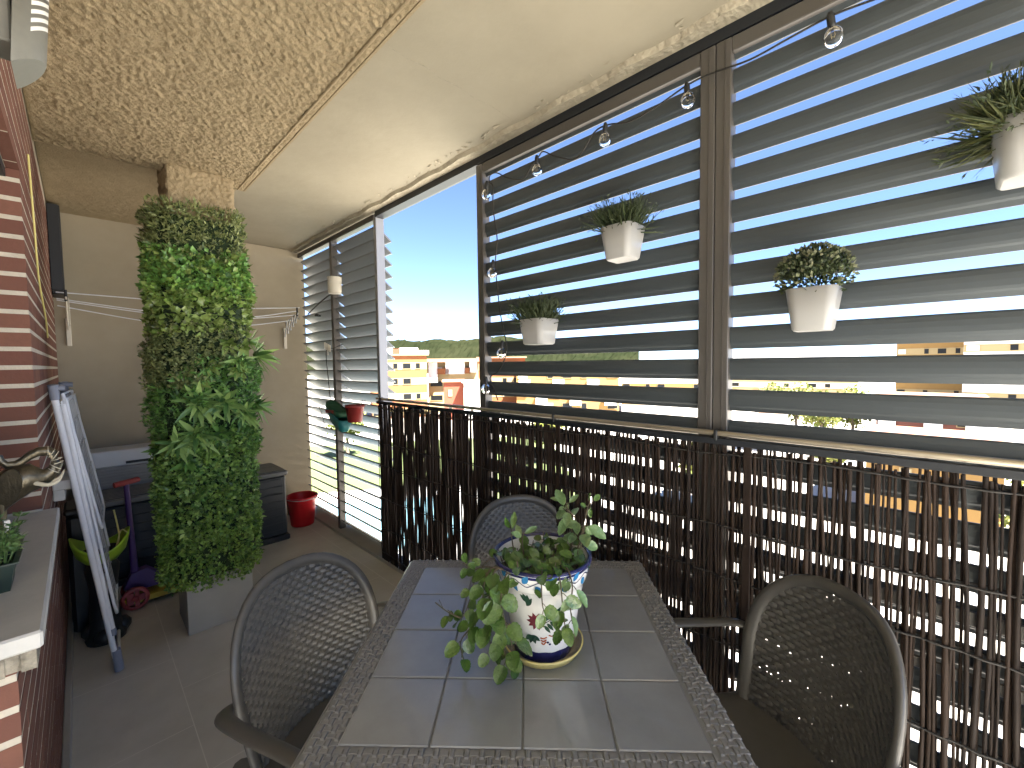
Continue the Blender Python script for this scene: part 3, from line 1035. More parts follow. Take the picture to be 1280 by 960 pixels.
def chair_parts():
    out = {}
    W = MB()
    row, z = 0, .445
    RP, CP = .0152, .034
    while z < CT - .022:
        hw = halfw(z + .004) - .020
        if hw > .02:
            n = max(6, int(2 * hw / (CP / 4)))
            rows = [[], [], []]
            for i in range(n + 1):
                x = -hw + 2 * hw * i / n
                ph = (x / CP + .5 * (row % 2)) * 2 * PI
                d = .0032 * math.cos(ph)
                for k, (dz, dy) in enumerate(((-.0074, -.0018), (0, .0024), (.0074, -.0018))):
                    p = back_pt(x, z + dz)
                    rows[k].append((p.x, p.y + d + dy, p.z))
            V = rows[0] + rows[1] + rows[2]
            m_ = n + 1
            Fq = []
            for k in (0, 1):
                for i in range(n):
                    Fq.append((k * m_ + i, k * m_ + i + 1, (k + 1) * m_ + i + 1, (k + 1) * m_ + i))
            W.add(V, Fq, smooth=True)
        z += RP
        row += 1
    x = -.22
    while x <= .221:                                # upright strands
        pts = []
        zz = .43
        while zz < CT - .02 and True:
            if halfw(zz) - .012 > abs(x):
                p = back_pt(x, zz)
                pts.append((p.x, p.y - .001, zz))
            zz += .02
        if len(pts) > 2:
            V, Fq = [], []
            for p in pts:
                V += [(p[0] - .0065, p[1], p[2]), (p[0] + .0065, p[1], p[2])]
            for i in range(len(pts) - 1):
                Fq.append((2 * i, 2 * i + 1, 2 * i + 3, 2 * i + 2))
            W.add(V, Fq, smooth=True)
        x += CP / 2
    out['backrest'] = [W]
    R = MB()
    pts = []
    zs = [.40, .46, .52, .58, ZA]
    left = [(-halfw(q), q) for q in zs]
    arc = []
    for k in range(1, 24):
        a = PI * k / 24
        c_, s_ = -math.cos(a), math.sin(a)
        e_ = 2 / 2.5
        arc.append((CW * math.copysign(abs(c_) ** e_, c_), ZA + (CT - ZA) * s_ ** e_))
    outl = left + arc + [(-p[0], p[1]) for p in reversed(left)]
    ring_ = []
    for i, (x, q) in enumerate(outl):
        p = back_pt(x, q)
        # inward direction in the plane of the back
        cx_, cz_ = 0, min(q, .62)
        inn = Vector((cx_ - x, 0, cz_ - q))
        inn = inn.normalized() if inn.length > 1e-6 else Vector((0, 0, -1))
        a_ = p + inn * .030
        pb = back_pt(a_.x, a_.z)
        f_ = Vector((0, 1, .22)).normalized()
        ring_.append([p + f_ * .008, p - inn * .006, p - f_ * .014, pb - f_ * .008, pb + f_ * .004, (p + pb) / 2 + f_ * .012])
    R.loft([[tuple(q) for q in r] for r in ring_])
    out['rim'] = [R]
    S = MB()                                         # seat
    zt = .435
    rings = []
    for zq, g in ((zt - .045, .03), (zt - .03, .004), (zt - .006, 0), (zt, .01), (zt - .004, .045), (zt - .012, .09), (zt - .014, .20)):
        hx, hy, rr_ = .245 - g, .235 - g, max(.004, .07 - g * .5)
        rg = []
        for qx, qy, a0 in ((1, 1, 0), (-1, 1, 1), (-1, -1, 2), (1, -1, 3)):
            for k in range(5):
                a = PI / 2 * (a0 + k / 4)
                rg.append((qx * (hx - rr_) + rr_ * math.cos(a), .03 + qy * (hy - rr_) + rr_ * math.sin(a), zq))
        rings.append(rg)
    S.loft(rings)
    out['seat'] = [S]
    arms, legs = [], []
    for sg in (-1, 1):
        a = MB()
        P = spline([(sg * .235, -.185, .60), (sg * .262, -.172, .628), (sg * .292, -.125, .640), (sg * .296, -.02, .645), (sg * .292, .12, .652), (sg * .285, .20, .640), (sg * .276, .245, .605), (sg * .268, .262, .54), (sg * .262, .262, .42)], 5)
        sect = []
        for i, p in enumerate(P):
            d = (P[min(i + 1, len(P) - 1)] - P[max(i - 1, 0)]).normalized()
            side = Vector((1, 0, 0)) - d * d.x
            side.normalize()
            if abs(d.x) > .7:
                side = Vector((0, 1, 0)) - d * d.y
                side.normalize()
            up_ = side.cross(d).normalized()
            if up_.z < 0 and i < 30:
                up_ = -up_
            hw = .022 if i > 4 else .016 + .0012 * i
            th = .010
            sect.append([tuple(p + side * (hw * math.cos(t)) + up_ * (th * math.sin(t))) for t in [2 * PI * k / 10 for k in range(10)]])
        a.loft(sect)
        arms.append(a)
        l = MB()
        l.tube([(sg * .262, .262, .43), (sg * .262, .268, .25), (sg * .268, .285, 0)], [.026, .023, .018], 10)
        legs.append(l)
        l = MB()
        l.tube([(sg * .228, -.170, .44), (sg * .240, -.215, .22), (sg * .250, -.265, 0)], [.028, .024, .018], 10)
        legs.append(l)
    out['armrest'] = arms
    out['leg'] = legs
    return out


CP_ = chair_parts()
chair_mesh = {}


def place_chair(x, y, heading, label):
    """heading: direction the sitter faces (chair +Y)"""
    t = thing('chair', label, 'chair', (x, y, 0), heading - PI / 2, 'woven resin armchairs around the table')
    for nme, lst in CP_.items():
        for i, mb in enumerate(lst):
            key = (nme, i)
            if key not in chair_mesh:
                o = mb.build(nme, M['resin'], t)
                chair_mesh[key] = o
            else:
                o = chair_mesh[key].copy()
                COL.objects.link(o)
                o.parent = t
    return t


def chair_at_back(x, y, heading, label):
    """x, y: middle of the backrest"""
    h = Vector((math.cos(heading), math.sin(heading)))
    p = Vector((x, y)) + h * .20
    return place_chair(p.x, p.y, heading, label)


place_chair(.541, 1.24, math.radians(-72.3), 'dark woven armchair at the left side of the table, seen from the front')
place_chair(1.275, .326, math.radians(140), 'dark woven armchair with its back against the reed screen, light glinting through')
place_chair(1.336, 1.194, math.radians(-117), 'dark woven armchair tucked behind the painted flower pot')

# ================================================================== OUTSIDE
GZ = -9.0


def brg(deg, dist, z=0.0):
    a = math.radians(deg)
    return Vector((dist * math.sin(a), dist * math.cos(a), z))


g = MB()
g.add([(-900, -900, GZ), (1800, -900, GZ), (1800, 1800, GZ), (-900, 1800, GZ)], [(0, 1, 2, 3)])
struct('ground', g, M['ground'])


def flat(name, pts, z, mt):
    return struct(name, MB().add([(p.x, p.y, z) for p in pts], [tuple(range(len(pts)))][::1]), mt)


flat('lawn', [brg(4, 34), brg(56, 30), brg(50, 62), brg(8, 66)], GZ + .004, M['lawn'])
flat('road', [brg(72, 62), brg(98, 56), brg(97, 70), brg(71, 78)], GZ + .004, M['asphalt'])
pool = [brg(14, 26), brg(40, 25), brg(36, 34), brg(16, 36)]
flat('pool_terrace', [brg(9, 23), brg(46, 22), brg(41, 38), brg(11, 40)], GZ + .008, M['stone'])
flat('pool', pool, GZ + .012, M['water'])

# hill ridge
nx, ny = 150, 26
az = np.radians(np.linspace(5, 62, nx))
ds = np.linspace(430, 900, ny)
AZ, DS = np.meshgrid(az, ds, indexing='ij')
X, Y = DS * np.sin(AZ), DS * np.cos(AZ)
pr = np.clip((DS - 430) / 330, 0, 1)
crest = 33 + 7 * (np.degrees(AZ) - 28) / 14 + 5 * vnoise(np.degrees(AZ) * .45, AZ * 0, 3)
crest = np.where(np.degrees(AZ) > 44, crest - (np.degrees(AZ) - 44) * 1.6, crest)
bumps = (vnoise(X * .16, Y * .16, 8) * 4.5 + vnoise(X * .5, Y * .5, 9) * 2.0) * np.clip(pr * 3, 0, 1)
Z = GZ + (crest - GZ) * (3 * pr ** 2 - 2 * pr ** 3) + bumps - 3 * (1 - pr)
I = np.arange(nx * ny).reshape(nx, ny)
o = npmesh('hills', np.stack([X, Y, Z], -1).reshape(-1, 3), np.stack([I[:-1, :-1], I[1:, :-1], I[1:, 1:], I[:-1, 1:]], -1).reshape(-1, 4), M['hill'])
o['kind'] = 'structure'


def building(name, label, b0, b1, dist, ztop, wallm, bandm, depth=12, nwin=4, turn=0.0, floors=3.0, roofm='roof', wfrac=.5, setback=0.0):
    """a block whose front spans bearings b0..b1 at a distance; brick spandrels, window bands, windows, roof"""
    bm = (b0 + b1) / 2
    wd = 2 * dist * math.tan(math.radians((b1 - b0) / 2))
    p = brg(bm, dist)
    rz = -math.radians(bm) + turn
    t = thing(name, label, 'building', (p.x, p.y, GZ), rz)
    H = ztop - GZ
    mb = MB().box((-wd / 2, 0, 0), (wd / 2, depth, H - .3))
    mb.build('wall', M[wallm], t)
    n = max(1, int(H / floors))
    top_ = H - .3
    bands = MB()
    for k in range(n):
        z1 = top_ - k * floors
        bands.box((-wd / 2 + .02, -.06, z1 - 2.75), (wd / 2 - .02, -.003, z1 - 1.35))
    if bandm:
        bands.build('window_band', M[bandm], t)
    for k in range(n):
        z1 = top_ - k * floors
        if k > 3:
            break
        for i in range(nwin):
            if (k * 7 + i * 3) % 11 == 5:
                continue
            x = -wd / 2 + wd * (i + .5 + .18 * ((i * 5) % 3 - 1)) / nwin
            ww = wd / nwin * wfrac / 2 * (1 if i % 2 == 0 else .6)
            f_ = MB()
            zl, zh = z1 - 2.65, z1 - 1.42
            for a in ((x - ww, x - ww + .08, zl, zh), (x + ww - .08, x + ww, zl, zh), (x - ww + .08, x + ww - .08, zl, zl + .08), (x - ww + .08, x + ww - .08, zh - .08, zh)):
                f_.box((a[0], -.13, a[2]), (a[1], -.062, a[3]))
            fo = f_.build('window', M['creamfac'], t)
            MB().box((x - ww + .08, -.10, zl + .08), (x + ww - .08, -.064, zh - .08)).build('pane', M['window' if (i + 2 * k) % 5 else 'blind'], fo)
    MB().box((-wd / 2 - .35, -.45, H - .298), (wd / 2 + .35, depth + .3, H)).build('roof', M[roofm], t)
    return t, wd, H


# the block seen through the open gap
t, wd, H = building('apartment_block', 'orange brick apartment block with cream window bands seen through the open gap', 27.2, 34.2, 86, 3.5, 'terracotta', 'creamfac', nwin=4, turn=.10, wfrac=.62)
for x, hh, ww in ((-2.6, 1.5, 1.6), (-.6, 1.1, .9), (2.2, 1.3, 1.8), (4.2, .8, 2.0)):
    MB().box((x - ww, 3, H + .002), (x + ww, 6, H + hh)).build('rooftop_hut', M['whitefac' if ww > 1 else 'redfacade'], t)
t, wd, H = building('apartment_block', 'stepped block of terraces with white walls and a wide tiled eave', 34.3, 40.9, 92, 2.6, 'creamfac', None, nwin=2, turn=-.02)
for x, ww, za, zb, mt in ((-4.2, .9, 2.6, 7.2, 'whitefac'), (0.4, 2.0, 4.3, 7.0, 'whitefac'), (4.2, .8, 4.6, 7.0, 'whitefac'), (-2.2, 1.3, 4.3, 5.5, 'terracotta'), (2.9, .7, 4.4, 5.6, 'terracotta')):
    MB().box((x - ww, -1.6, za + 4), (x + ww, -.003, zb + 4)).build('terrace_wall', M[mt], t)
MB().box((-wd / 2 - 1, -3.2, H - .75), (wd / 2 + .6, 0, H - .302)).build('eave', M['roof'], t)
t, wd, H = building('apartment_block', 'low red brick block with a plain face in front of the terraces', 36.3, 38.9, 80, -1.6, 'redfacade', None, nwin=1, depth=6, wfrac=.2)
t, wd, H = building('apartment_block', 'tall plain white block with two small windows at the end of the gap', 38.95, 42.2, 78, -1.7, 'whitefac', None, nwin=1, depth=6, wfrac=.12, roofm='whitefac')
t, wd, H = building('apartment_block', 'orange brick block with red corner behind the white block', 40.9, 47.2, 96, 2.9, 'terracotta', 'creamfac', nwin=3)
t, wd, H = building('apartment_block', 'long ochre brick block with white terraces seen between the louvre slats', 46.0, 59.5, 84, 1.3, 'ochre', None, nwin=5)
for k in range(6):
    x = -wd / 2 + wd * (k + .5) / 6
    MB().box((x - 1.1, -.8, H - 5.2 - (k % 2) * 3), (x + 1.1, -.003, H - 3.2 - (k % 2) * 3)).build('balcony', M['whitefac'], t)
t, wd, H = building('apartment_block', 'bright white block with terraces seen between the louvre slats', 59.8, 71.5, 90, 1.7, 'whitefac', 'ochre', nwin=6, roofm='whitefac')
t, wd, H = building('apartment_block', 'tan stepped block rising above the far roofs', 87.4, 92.5, 130, 5.2, 'ochre', 'creamfac', nwin=4)
t, wd, H = building('apartment_block', 'white block with flat roof behind the brown terrace houses', 92.0, 101, 118, 5.5, 'whitefac', 'creamfac', nwin=5, roofm='whitefac')
t, wd, H = building('apartment_block', 'pale distant block behind the yellow green trees', 72.5, 84.5, 150, 2.2, 'creamfac', 'whitefac', nwin=7, roofm='whitefac')
t, wd, H = building('terrace_house', 'brown brick terrace house with white porches beyond the trees', 86.0, 93.6, 62, -2.6, 'brownfac', None, nwin=3, depth=8)
for x in (-3.2, .4, 3.4):
    MB().box((x - .7, -.9, H - 3.6), (x + .7, -.003, H - 1.0)).build('porch', M['whitefac'], t)
t, wd, H = building('garage_block', 'low ochre garage block with plain walls at the right', 85.3, 94.8, 36, -3.6, 'ochre', None, nwin=1, depth=7, wfrac=.1)
t, wd, H = building('garden_wall_house', 'small white house with grey roof beside the parked cars', 75.5, 78.4, 56, -4.2, 'whitefac', None, nwin=2, depth=6)


def tree(label, deg, dist, h, cr):
    p = brg(deg, dist, GZ)
    t = thing('tree', label, 'tree', p, 0, 'trees between the far buildings')
    tr = MB()
    tr.tube(spline([(0, 0, 0), (.12, .05, h * .3), (-.05, .1, h * .62), (.05, 0, h * .85)], 4), [.24 - .19 * i / 12 for i in range(13)], 8)
    for k in range(5):
        a = k * 1.3
        tr.tube([(0, 0, h * (.36 + .07 * k)), (cr * .35 * math.cos(a), cr * .35 * math.sin(a), h * (.5 + .07 * k)), (cr * .7 * math.cos(a), cr * .7 * math.sin(a), h * (.62 + .06 * k))], [.09, .06, .03], 6)
    tr.build('trunk', M['treebark'], t)
    n = 1500
    d = unit(rng.normal(size=(n, 3)))
    rad = rng.random(n) ** .45
    cc = np.array([[cr * .35 * math.cos(k * 1.3), cr * .35 * math.sin(k * 1.3), h * (.55 + .075 * k)] for k in range(6)])
    P = cc[rng.integers(0, 6, n)] + d * rad[:, None] * np.array([cr * .62, cr * .62, cr * .5])
    V, F = leaves(P, unit(rng.normal(size=(n, 3)) + [0, 0, .3]), unit(rng.normal(size=(n, 3)) + [0, 0, 1]), rng.uniform(.25, .5, n), rng.uniform(.12, .2, n))
    npmesh('crown', V, F, M['treeleaf'], t)


for i, (d, r, h, c) in enumerate(((79.2, 66, 6.6, 3.0), (81.6, 60, 6.0, 2.6), (84.2, 64, 6.4, 2.8), (76.8, 72, 6.2, 2.8), (82.6, 46, 3.6, 1.6))):
    tree(['yellow green street tree left of the pair by the parked cars', 'yellow green street tree behind the parked cars', 'yellow green street tree beside the brown terrace house', 'street tree beside the small white house', 'small round tree by the garage block'][i], d, r, h, c)

for i, (d, r, h, c) in enumerate(((70.0, 34, 4.5, 2.0), (98.0, 30, 4.8, 2.2), (50.0, 44, 5.0, 2.2), (24.0, 52, 5.2, 2.4))):
    tree(['green tree down by the near white wall', 'green tree at the far right beyond the reed screen', 'green tree on the lawn below the ochre block', 'green tree at the far side of the lawn'][i], d, r, h, c)


def car(label, deg, dist, turn, mt):
    p = brg(deg, dist, GZ + .01)
    t = thing('car', label, 'car', p, -math.radians(deg) + turn, 'cars parked on the far street')
    b = MB()
    prof = [(-2.1, .35), (-2.12, .75), (-1.9, .92), (-1.25, .98), (-.6, 1.42), (.7, 1.45), (1.4, 1.0), (2.0, .85), (2.12, .6), (2.1, .35)]
    b.prism(prof, -.82, .82, axis=1)
    b.build('body', M[mt], t)
    g_ = MB().prism([(-1.12, 1.0), (-.58, 1.36), (.66, 1.39), (1.25, 1.02)], -.835, .835, axis=1)
    g_.build('glazing', M['window'], t)
    for x in (-1.3, 1.3):
        for y in (-.78, .78):
            q = MB()
            q.prism([(x + .32 * math.cos(a * PI / 8), .32 + .32 * math.sin(a * PI / 8)) for a in range(16)], y - .1, y + .1, axis=1)
            q.build('wheel', M['tyre'], t)


for i, (d, r, tn, mt) in enumerate(((77.3, 66, .1, 'carwhite'), (79.6, 67, .05, 'carsilver'), (81.8, 66, .08, 'carwhite'), (83.6, 65, .05, 'cardark'), (74.8, 70, .1, 'carsilver'))):
    car(['white car parked in the street beside the small white house', 'silver car parked between two white cars', 'white car parked near the street trees', 'dark car parked beside the terrace house', 'silver car parked at the left end of the row'][i], d, r, tn, mt)

# ================================================================== FAR CORNER
ch = thing('storage_chest', 'long black plastic deck chest against the far wall behind the pillar', 'chest', (.66, 4.28, 0))
b = MB()
b.box((.03, 4.075, .05), (1.25, 4.47, .575), bev=.012)
for k in range(7):
    z = .10 + k * .066
    b.box((.06, 4.069, z), (1.22, 4.0745, z + .058), bev=.003)
    b.box((1.2505, 4.10, z), (1.2555, 4.45, z + .058), bev=.003)
wpart('body', b, M['chest'], ch)
wpart('plinth', MB().box((.015, 4.058, 0), (1.266, 4.485, .049), bev=.008), M['chest'], ch)
l = MB().box((.015, 4.06, .578), (1.265, 4.485, .622), bev=.010)
for k in range(9):
    y = 4.085 + k * .0435
    l.box((.035, y, .6221), (1.245, y + .034, .629), bev=.003)
wpart('lid', l, M['chestlid'], ch)
wb = thing('white_box', 'flat white plastic box with a dark slot lying on the black chest', 'box', (.25, 4.55, .63))
q = MB().box((-.03, 4.455, .60), (.52, 4.70, .789), bev=.006)
for k in range(6):
    q.box((-.02, 4.449, .645 + k * .023), (.51, 4.4545, .662 + k * .023), bev=.002)
wpart('body', q, M['ribgrey'], wb)
wpart('lid', MB().box((-.04, 4.44, .79), (.53, 4.712, .915), bev=.010), M['whitebox'], wb)
wpart('slot', MB().box((.225, 4.434, .806), (.375, 4.4395, .826), bev=.002), M['track'], wb)
wpart('stand', MB().box((-.02, 4.51, 0), (.51, 4.69, .5995), bev=.01), M['black'], wb)

bu = thing('bucket', 'bright red plastic bucket on the floor beside the black chest', 'bucket', (1.475, 4.36, 0))
s_ = MB()
prof = [(.0, .004), (.096, .004), (.100, 0), (.104, .012), (.128, .235), (.135, .24), (.137, .262), (.143, .268), (.143, .282), (.137, .286), (.130, .28), (.124, .24), (.100, .02), (0, .016)]
s_.lathe(prof, (0, 0, 0), 32)
s_.build('shell', M['red'], bu)
hn = MB()
hn.tube([(.145 * math.cos(a), .145 * math.sin(a) * .98, .275 + .012 * math.sin(a)) for a in [PI * 1.05 + PI * .9 * k / 14 for k in range(15)]], .004, 6)
hn.build('handle', M['rackwire'], bu)
pr_ = MB()
for k in range(9):
    a, z = -.35 + random.uniform(-.28, .3), random.uniform(.08, .19)
    r_ = .105 + .024 * z / .235 + .0012
    h_ = random.uniform(.010, .026)
    q = [(r_ * math.cos(a + d) * (1 + .0), r_ * math.sin(a + d), z + e_ * h_) for d, e_ in ((-.07, -1), (.07, -.7), (.09, .8), (-.03, 1))]
    pr_.add(q, [(0, 1, 2, 3)])
pr_.build('print', M['redmark'], bu)

# scooter
sc = thing('scooter', "child's purple and yellow scooter with red handlebar behind the drying rack", 'scooter', (.20, 3.72, 0))
d_ = MB()
d_.prism([(-.085, -.035), (-.07, -.085), (-.02, -.105), (.55, -.105), (.60, -.04), (.55, .03), (.02, .03), (-.02, -.03)], .030, .062, axis=2)
d_.build('deck', M['yellowp'], sc)
f_ = MB()
f_.prism([(-.06, .11), (-.02, .20), (.06, .22), (.14, .15), (.55, .115), (.58, .088), (.05, .088)], -.035, .035, axis=1)
f_.tube([(0, 0, .19), (-.006, 0, .45), (-.016, 0, .79)], [.022, .016, .015], 10)
f_.build('frame', M['purple'], sc)
MB().tube([(-.075, -.02, .80), (-.016, 0, .803), (.045, .06, .80)], [.018, .019, .018], 10).build('handlebar', M['redgrip'], sc)
for x, y in ((-.01, -.118), (.0, .05), (.60, 0)):
    wq = MB()
    R_ = .072 if x < .3 else .055
    wq.lathe([(R_ * .72, -.012), (R_ * .95, -.014), (R_, -.008), (R_, .008), (R_ * .95, .014), (R_ * .72, .012), (R_ * .72, -.012)], (0, 0, 0), 20)
    for k in range(5):
        a = 2 * PI * k / 5
        wq.box((-.008 + R_ * .42 * math.cos(a) - R_ * .3 * abs(math.cos(a)) * .5, R_ * .42 * math.sin(a) - .02, -.007), (.008 + R_ * .42 * math.cos(a) + R_ * .3 * abs(math.cos(a)) * .5, R_ * .42 * math.sin(a) + .02, .007))
    wq.lathe([(0, -.012), (.018, -.012), (.018, .012), (0, .012)], (0, 0, 0), 10)
    wq.v = [(x + px, y + pz * 1.0, R_ + py) for px, py, pz in wq.v]
    wq.build('wheel', M['redgrip'], sc)

# lime planter on a black stand
lm = thing('planter', 'lime green bowl planter with a dry stalk on a black stand behind the drying rack', 'planter', (.045, 3.34, 0))
q = MB()
n = 36
rings = []
for r_, z, wv_ in ((.04, .455, 0), (.07, .46, 0), (.105, .50, .2), (.122, .55, .7), (.126, .575, 1), (.118, .572, 1), (.10, .51, .3), (.03, .48, 0)):
    rings.append([(r_ * math.cos(2 * PI * k / n), r_ * math.sin(2 * PI * k / n), z + wv_ * .042 * math.cos(2 * 2 * PI * k / n)) for k in range(n)])
q.loft(rings)
q.build('bowl', M['lime'], lm)
q = MB().lathe([(0, 0), (.085, 0), (.09, .02), (.07, .05), (.06, .30), (.075, .42), (.06, .454), (0, .454)], (0, 0, 0), 20)
for k in range(3):
    a = k * 2.1 + .4
    q.sphere((.075 * math.cos(a), .075 * math.sin(a), .045), .045, 10)
q.build('stand', M['black'], lm)
q = MB()
q.lathe([(0, .52), (.09, .52), (.095, .515)], (0, 0, 0), 20)
q.build('soil', M['soil'], lm)
q = MB().tube(spline([(.06, -.03, .50), (.075, -.035, .58), (.07, -.04, .66), (.06, -.03, .74)], 4), .004, 6)
q.tube(spline([(.06, -.02, .52), (.085, -.05, .62), (.11, -.05, .60)], 4), .003, 6)
q.build('stalk', M['cord_yellow'], lm)
bn = thing('bin', 'tall dark lidded box standing against the brick wall behind the drying rack', 'bin', (-.02, 3.62, 0))  # dark lidded box filling an unidentified dark area
MB().box((-.07, -.12, 0), (.09, .12, .70), bev=.02, taper=.85).build('body', M['black'], bn)
MB().box((-.078, -.13, .701), (.098, .13, .74), bev=.012).build('lid', M['black'], bn)

# ------------------------------------------------------------------ folded drying rack
rk = thing('drying_rack', 'folded white clothes drying rack leaning on the brick wall', 'drying rack', (.08, 3.15, 0))
WY, SX = .50, .022                                     # width along the wall, sideways run


def rp(u, v, off=0.0):
    """u up the rack 0..1, v along the wall 0..1, off away from the wall"""
    return (.074 - .140 * u + off + SX * v, 2.934 - .20 * u + WY * v, .012 + 1.445 * u)


for v, nm in ((0, 0), (1, 1)):
    for o0, o1, u0, u1, r_ in ((.0, -.018, 0, 1.0, .0125), (.010, .004, .145, .955, .0105)):
        q = MB().tube([rp(u0, v, o0), rp((u0 + u1) / 2, v, (o0 + o1) / 2), rp(u1, v, o1)], r_, 10)
        wpart('leg', q, M['rackwhite'], rk)
    wpart('leg_cap', MB().tube([rp(.135, v, .010), rp(.16, v, .010)], .013, 10), M['rackcap'], rk)
    q = MB().tube([rp(-.006, v, .004), rp(.075, v, .006)], [.020, .018], 10)
    wpart('foot', q, M['rackcap'], rk)
    q = MB().tube([rp(.97, v, -.016), rp(1.015, v, -.014)], [.016, .018], 10)
    q.tube([rp(1.005, v, -.014), rp(1.005, v, .020)], .013, 8)
    wpart('hinge', q, M['rackcap'], rk)
for u in (.02, .27, .96):
    wpart('crossbar', MB().tube([rp(u, 0, .006), rp(u, 1, .006)], .009, 8), M['rackwhite'], rk)
for a0, a1, u0, u1 in ((.010, .044, .985, .525), (.016, .034, .97, .20)):
    q, wr = MB(), MB()

    def wpnt(t, v):
        return rp(u0 + (u1 - u0) * t, v, a0 + (a1 - a0) * t)
    q.tube([wpnt(0, 0), wpnt(.5, 0), wpnt(.93, 0), wpnt(1, .08), wpnt(1, .92), wpnt(.93, 1), wpnt(.5, 1), wpnt(0, 1)], .0065, 8, closed=True)
    for k in range(1, 6):
        wr.tube([wpnt(.02, k / 6), wpnt(.985, k / 6)], .0020, 5)
    for k in range(1, 5):
        wr.tube([wpnt(k / 5, 0), wpnt(k / 5, 1)], .0026, 5)
    f_ = wpart('wing', q, M['rackwhite'], rk)
    wpart('wires', wr, M['rackwire'], f_)

# ------------------------------------------------------------------ wall clothesline
cl = thing('clothesline', 'wall mounted clothesline with thin wires stretched across behind the pillar', 'clothesline', (.75, YB, 1.95))
for i, (y, zs) in enumerate(((4.36, (2.081, 2.076, 2.065, 2.105)), (4.45, (2.047, 1.996, 1.992, 2.080)), (4.49, (2.040, 1.985, 1.985, 2.045)), (4.56, (2.008, 1.925, 1.925, 2.000)))):
    q = MB().tube(spline([(-.088, y, zs[0]), (.40, y, zs[1]), (.75, y, min(zs[1], zs[2]) - .012), (1.10, y, zs[2]), (1.52, y, zs[3])], 6), .0042, 6)
    wpart('wire', q, M['rackwhite'], cl)
for x in (-.04, 1.49):
    q = MB().box((x - .014, YB - .022, 1.72), (x + .014, YB - .001, 1.93), bev=.003)
    wpart('bracket', q, M['cream'], cl)
    q = MB()
    for k in range(5):
        ya, yb_ = YB - .02 - .075 * k, YB - .02 - .075 * (k + 1)
        q.tube([(x, ya, 1.84 + .03 * k), (x, yb_, 2.00 + .012 * k)], .0055, 6)
        q.tube([(x + .01, ya, 2.00 + .012 * k), (x + .01, yb_, 1.84 + .03 * (k + 1))], .0055, 6)
    wpart('scissor_arm', q, M['rackwire'] if x > 0 else M['cream'], cl)
    q = MB().tube([(x, 4.34, 2.02), (x, 4.34, 2.10)], .008, 6)
    wpart('end_bar', q, M['track'], cl)

# ------------------------------------------------------------------ wall sconce
sn = thing('wall_lamp', 'grey half round wall lamp with white slits high on the brick wall', 'wall lamp', (-.072, 1.55, 2.25))
q = MB()
n, R_ = 28, .115
cy_ = 1.555


def scp(a, z, r_):
    dx = r_ * .47 * math.cos(a)
    return (-.072 + dx + (z - 2.30) * .06, cy_ + r_ * .62 * math.sin(a), z + dx * .75 * max(0, (2.52 - z) / .25))


outer = [[scp(-PI / 2 + PI * k / n, z, R_ * kk) for k in range(n + 1)] for z, kk in ((2.238, .97), (2.244, 1.0), (2.50, 1.0), (2.50, .90), (2.252, .90))]
V = [p for r in outer for p in r]
Fq = []
for i in range(len(outer) - 1):
    for k in range(n):
        Fq.append((i * (n + 1) + k, i * (n + 1) + k + 1, (i + 1) * (n + 1) + k + 1, (i + 1) * (n + 1) + k))
q.add(V, Fq, smooth=True)
q.add(outer[0] + [], [tuple(range(n, -1, -1))])
wpart('shade', q, M['sconce'], sn)
q = MB()
for k in range(6):
    z = 2.318 + k * .022
    for a in range(5, 13):
        a0, a1 = -PI / 2 + PI * a / n, -PI / 2 + PI * (a + 1) / n
        dz0, dz1 = .0032 * (a - 9), .0032 * (a - 8)
        q.add([scp(a0, z + dz0, R_ * 1.008), scp(a1, z + dz1, R_ * 1.008), scp(a1, z + dz1 + .011, R_ * 1.008), scp(a0, z + dz0 + .011, R_ * 1.008)], [(0, 1, 2, 3)])
wpart('slits', q, M['slit'], sn)
wpart('back_box', MB().box((XW + .002, cy_ - .05, 2.29), (-.0725, cy_ + .05, 2.47), bev=.004), M['sconce'], sn)

# ------------------------------------------------------------------ elephant and seed trays on the sill
el = thing('elephant_figurine', 'bronze elephant figurine with raised curled trunk on the window sill', 'figurine', (-.207, 1.90, ZS))
el.scale = (.90, .95, 1.2)
q = MB()
EX, EY = 0, 0


def ring_at(c, d, r, n=14, sq=1.0):
    d = Vector(d).normalized()
    u = Vector((0, 0, 1)) - d * d.z
    u = u.normalized() if u.length > .05 else Vector((1, 0, 0))
    w_ = d.cross(u)
    return [tuple(Vector(c) + u * (r * math.cos(2 * PI * k / n)) + w_ * (r * sq * math.sin(2 * PI * k / n))) for k in range(n)]


path = [((-.115, 0, .105), .012), ((-.10, 0, .108), .042), ((-.06, 0, .110), .056), ((-.01, 0, .112), .058), ((.03, 0, .118), .050), ((.055, 0, .128), .042), ((.08, 0, .140), .041), ((.103, 0, .143), .036), ((.122, 0, .140), .026), ((.140, 0, .143), .019), ((.155, 0, .155), .016), ((.166, 0, .173), .0145), ((.162, 0, .192), .0135), ((.146, 0, .205), .0125), ((.124, 0, .206), .0115), ((.104, 0, .198), .0105), ((.088, 0, .187), .010), ((.072, 0, .180), .0095), ((.054, 0, .181), .009), ((.043, 0, .192), .009), ((.040, 0, .206), .007)]
rings = []
for i, (c, r_) in enumerate(path):
    a, b = Vector(path[max(i - 1, 0)][0]), Vector(path[min(i + 1, len(path) - 1)][0])
    rings.append(ring_at(c, b - a, r_, 14, .92))
q.loft(rings)
for x in (-.075, .022):
    for y in (-.030, .030):
        q.tube([(x, y, .10), (x + .004, y, .05), (x, y, .012), (x + .004, y, 0)], [.024, .019, .017, .021], 12)
q.tube(spline([(-.115, 0, .12), (-.128, 0, .09), (-.126, 0, .055)], 4), .005, 6)
q.build('body', M['bronze'], el)
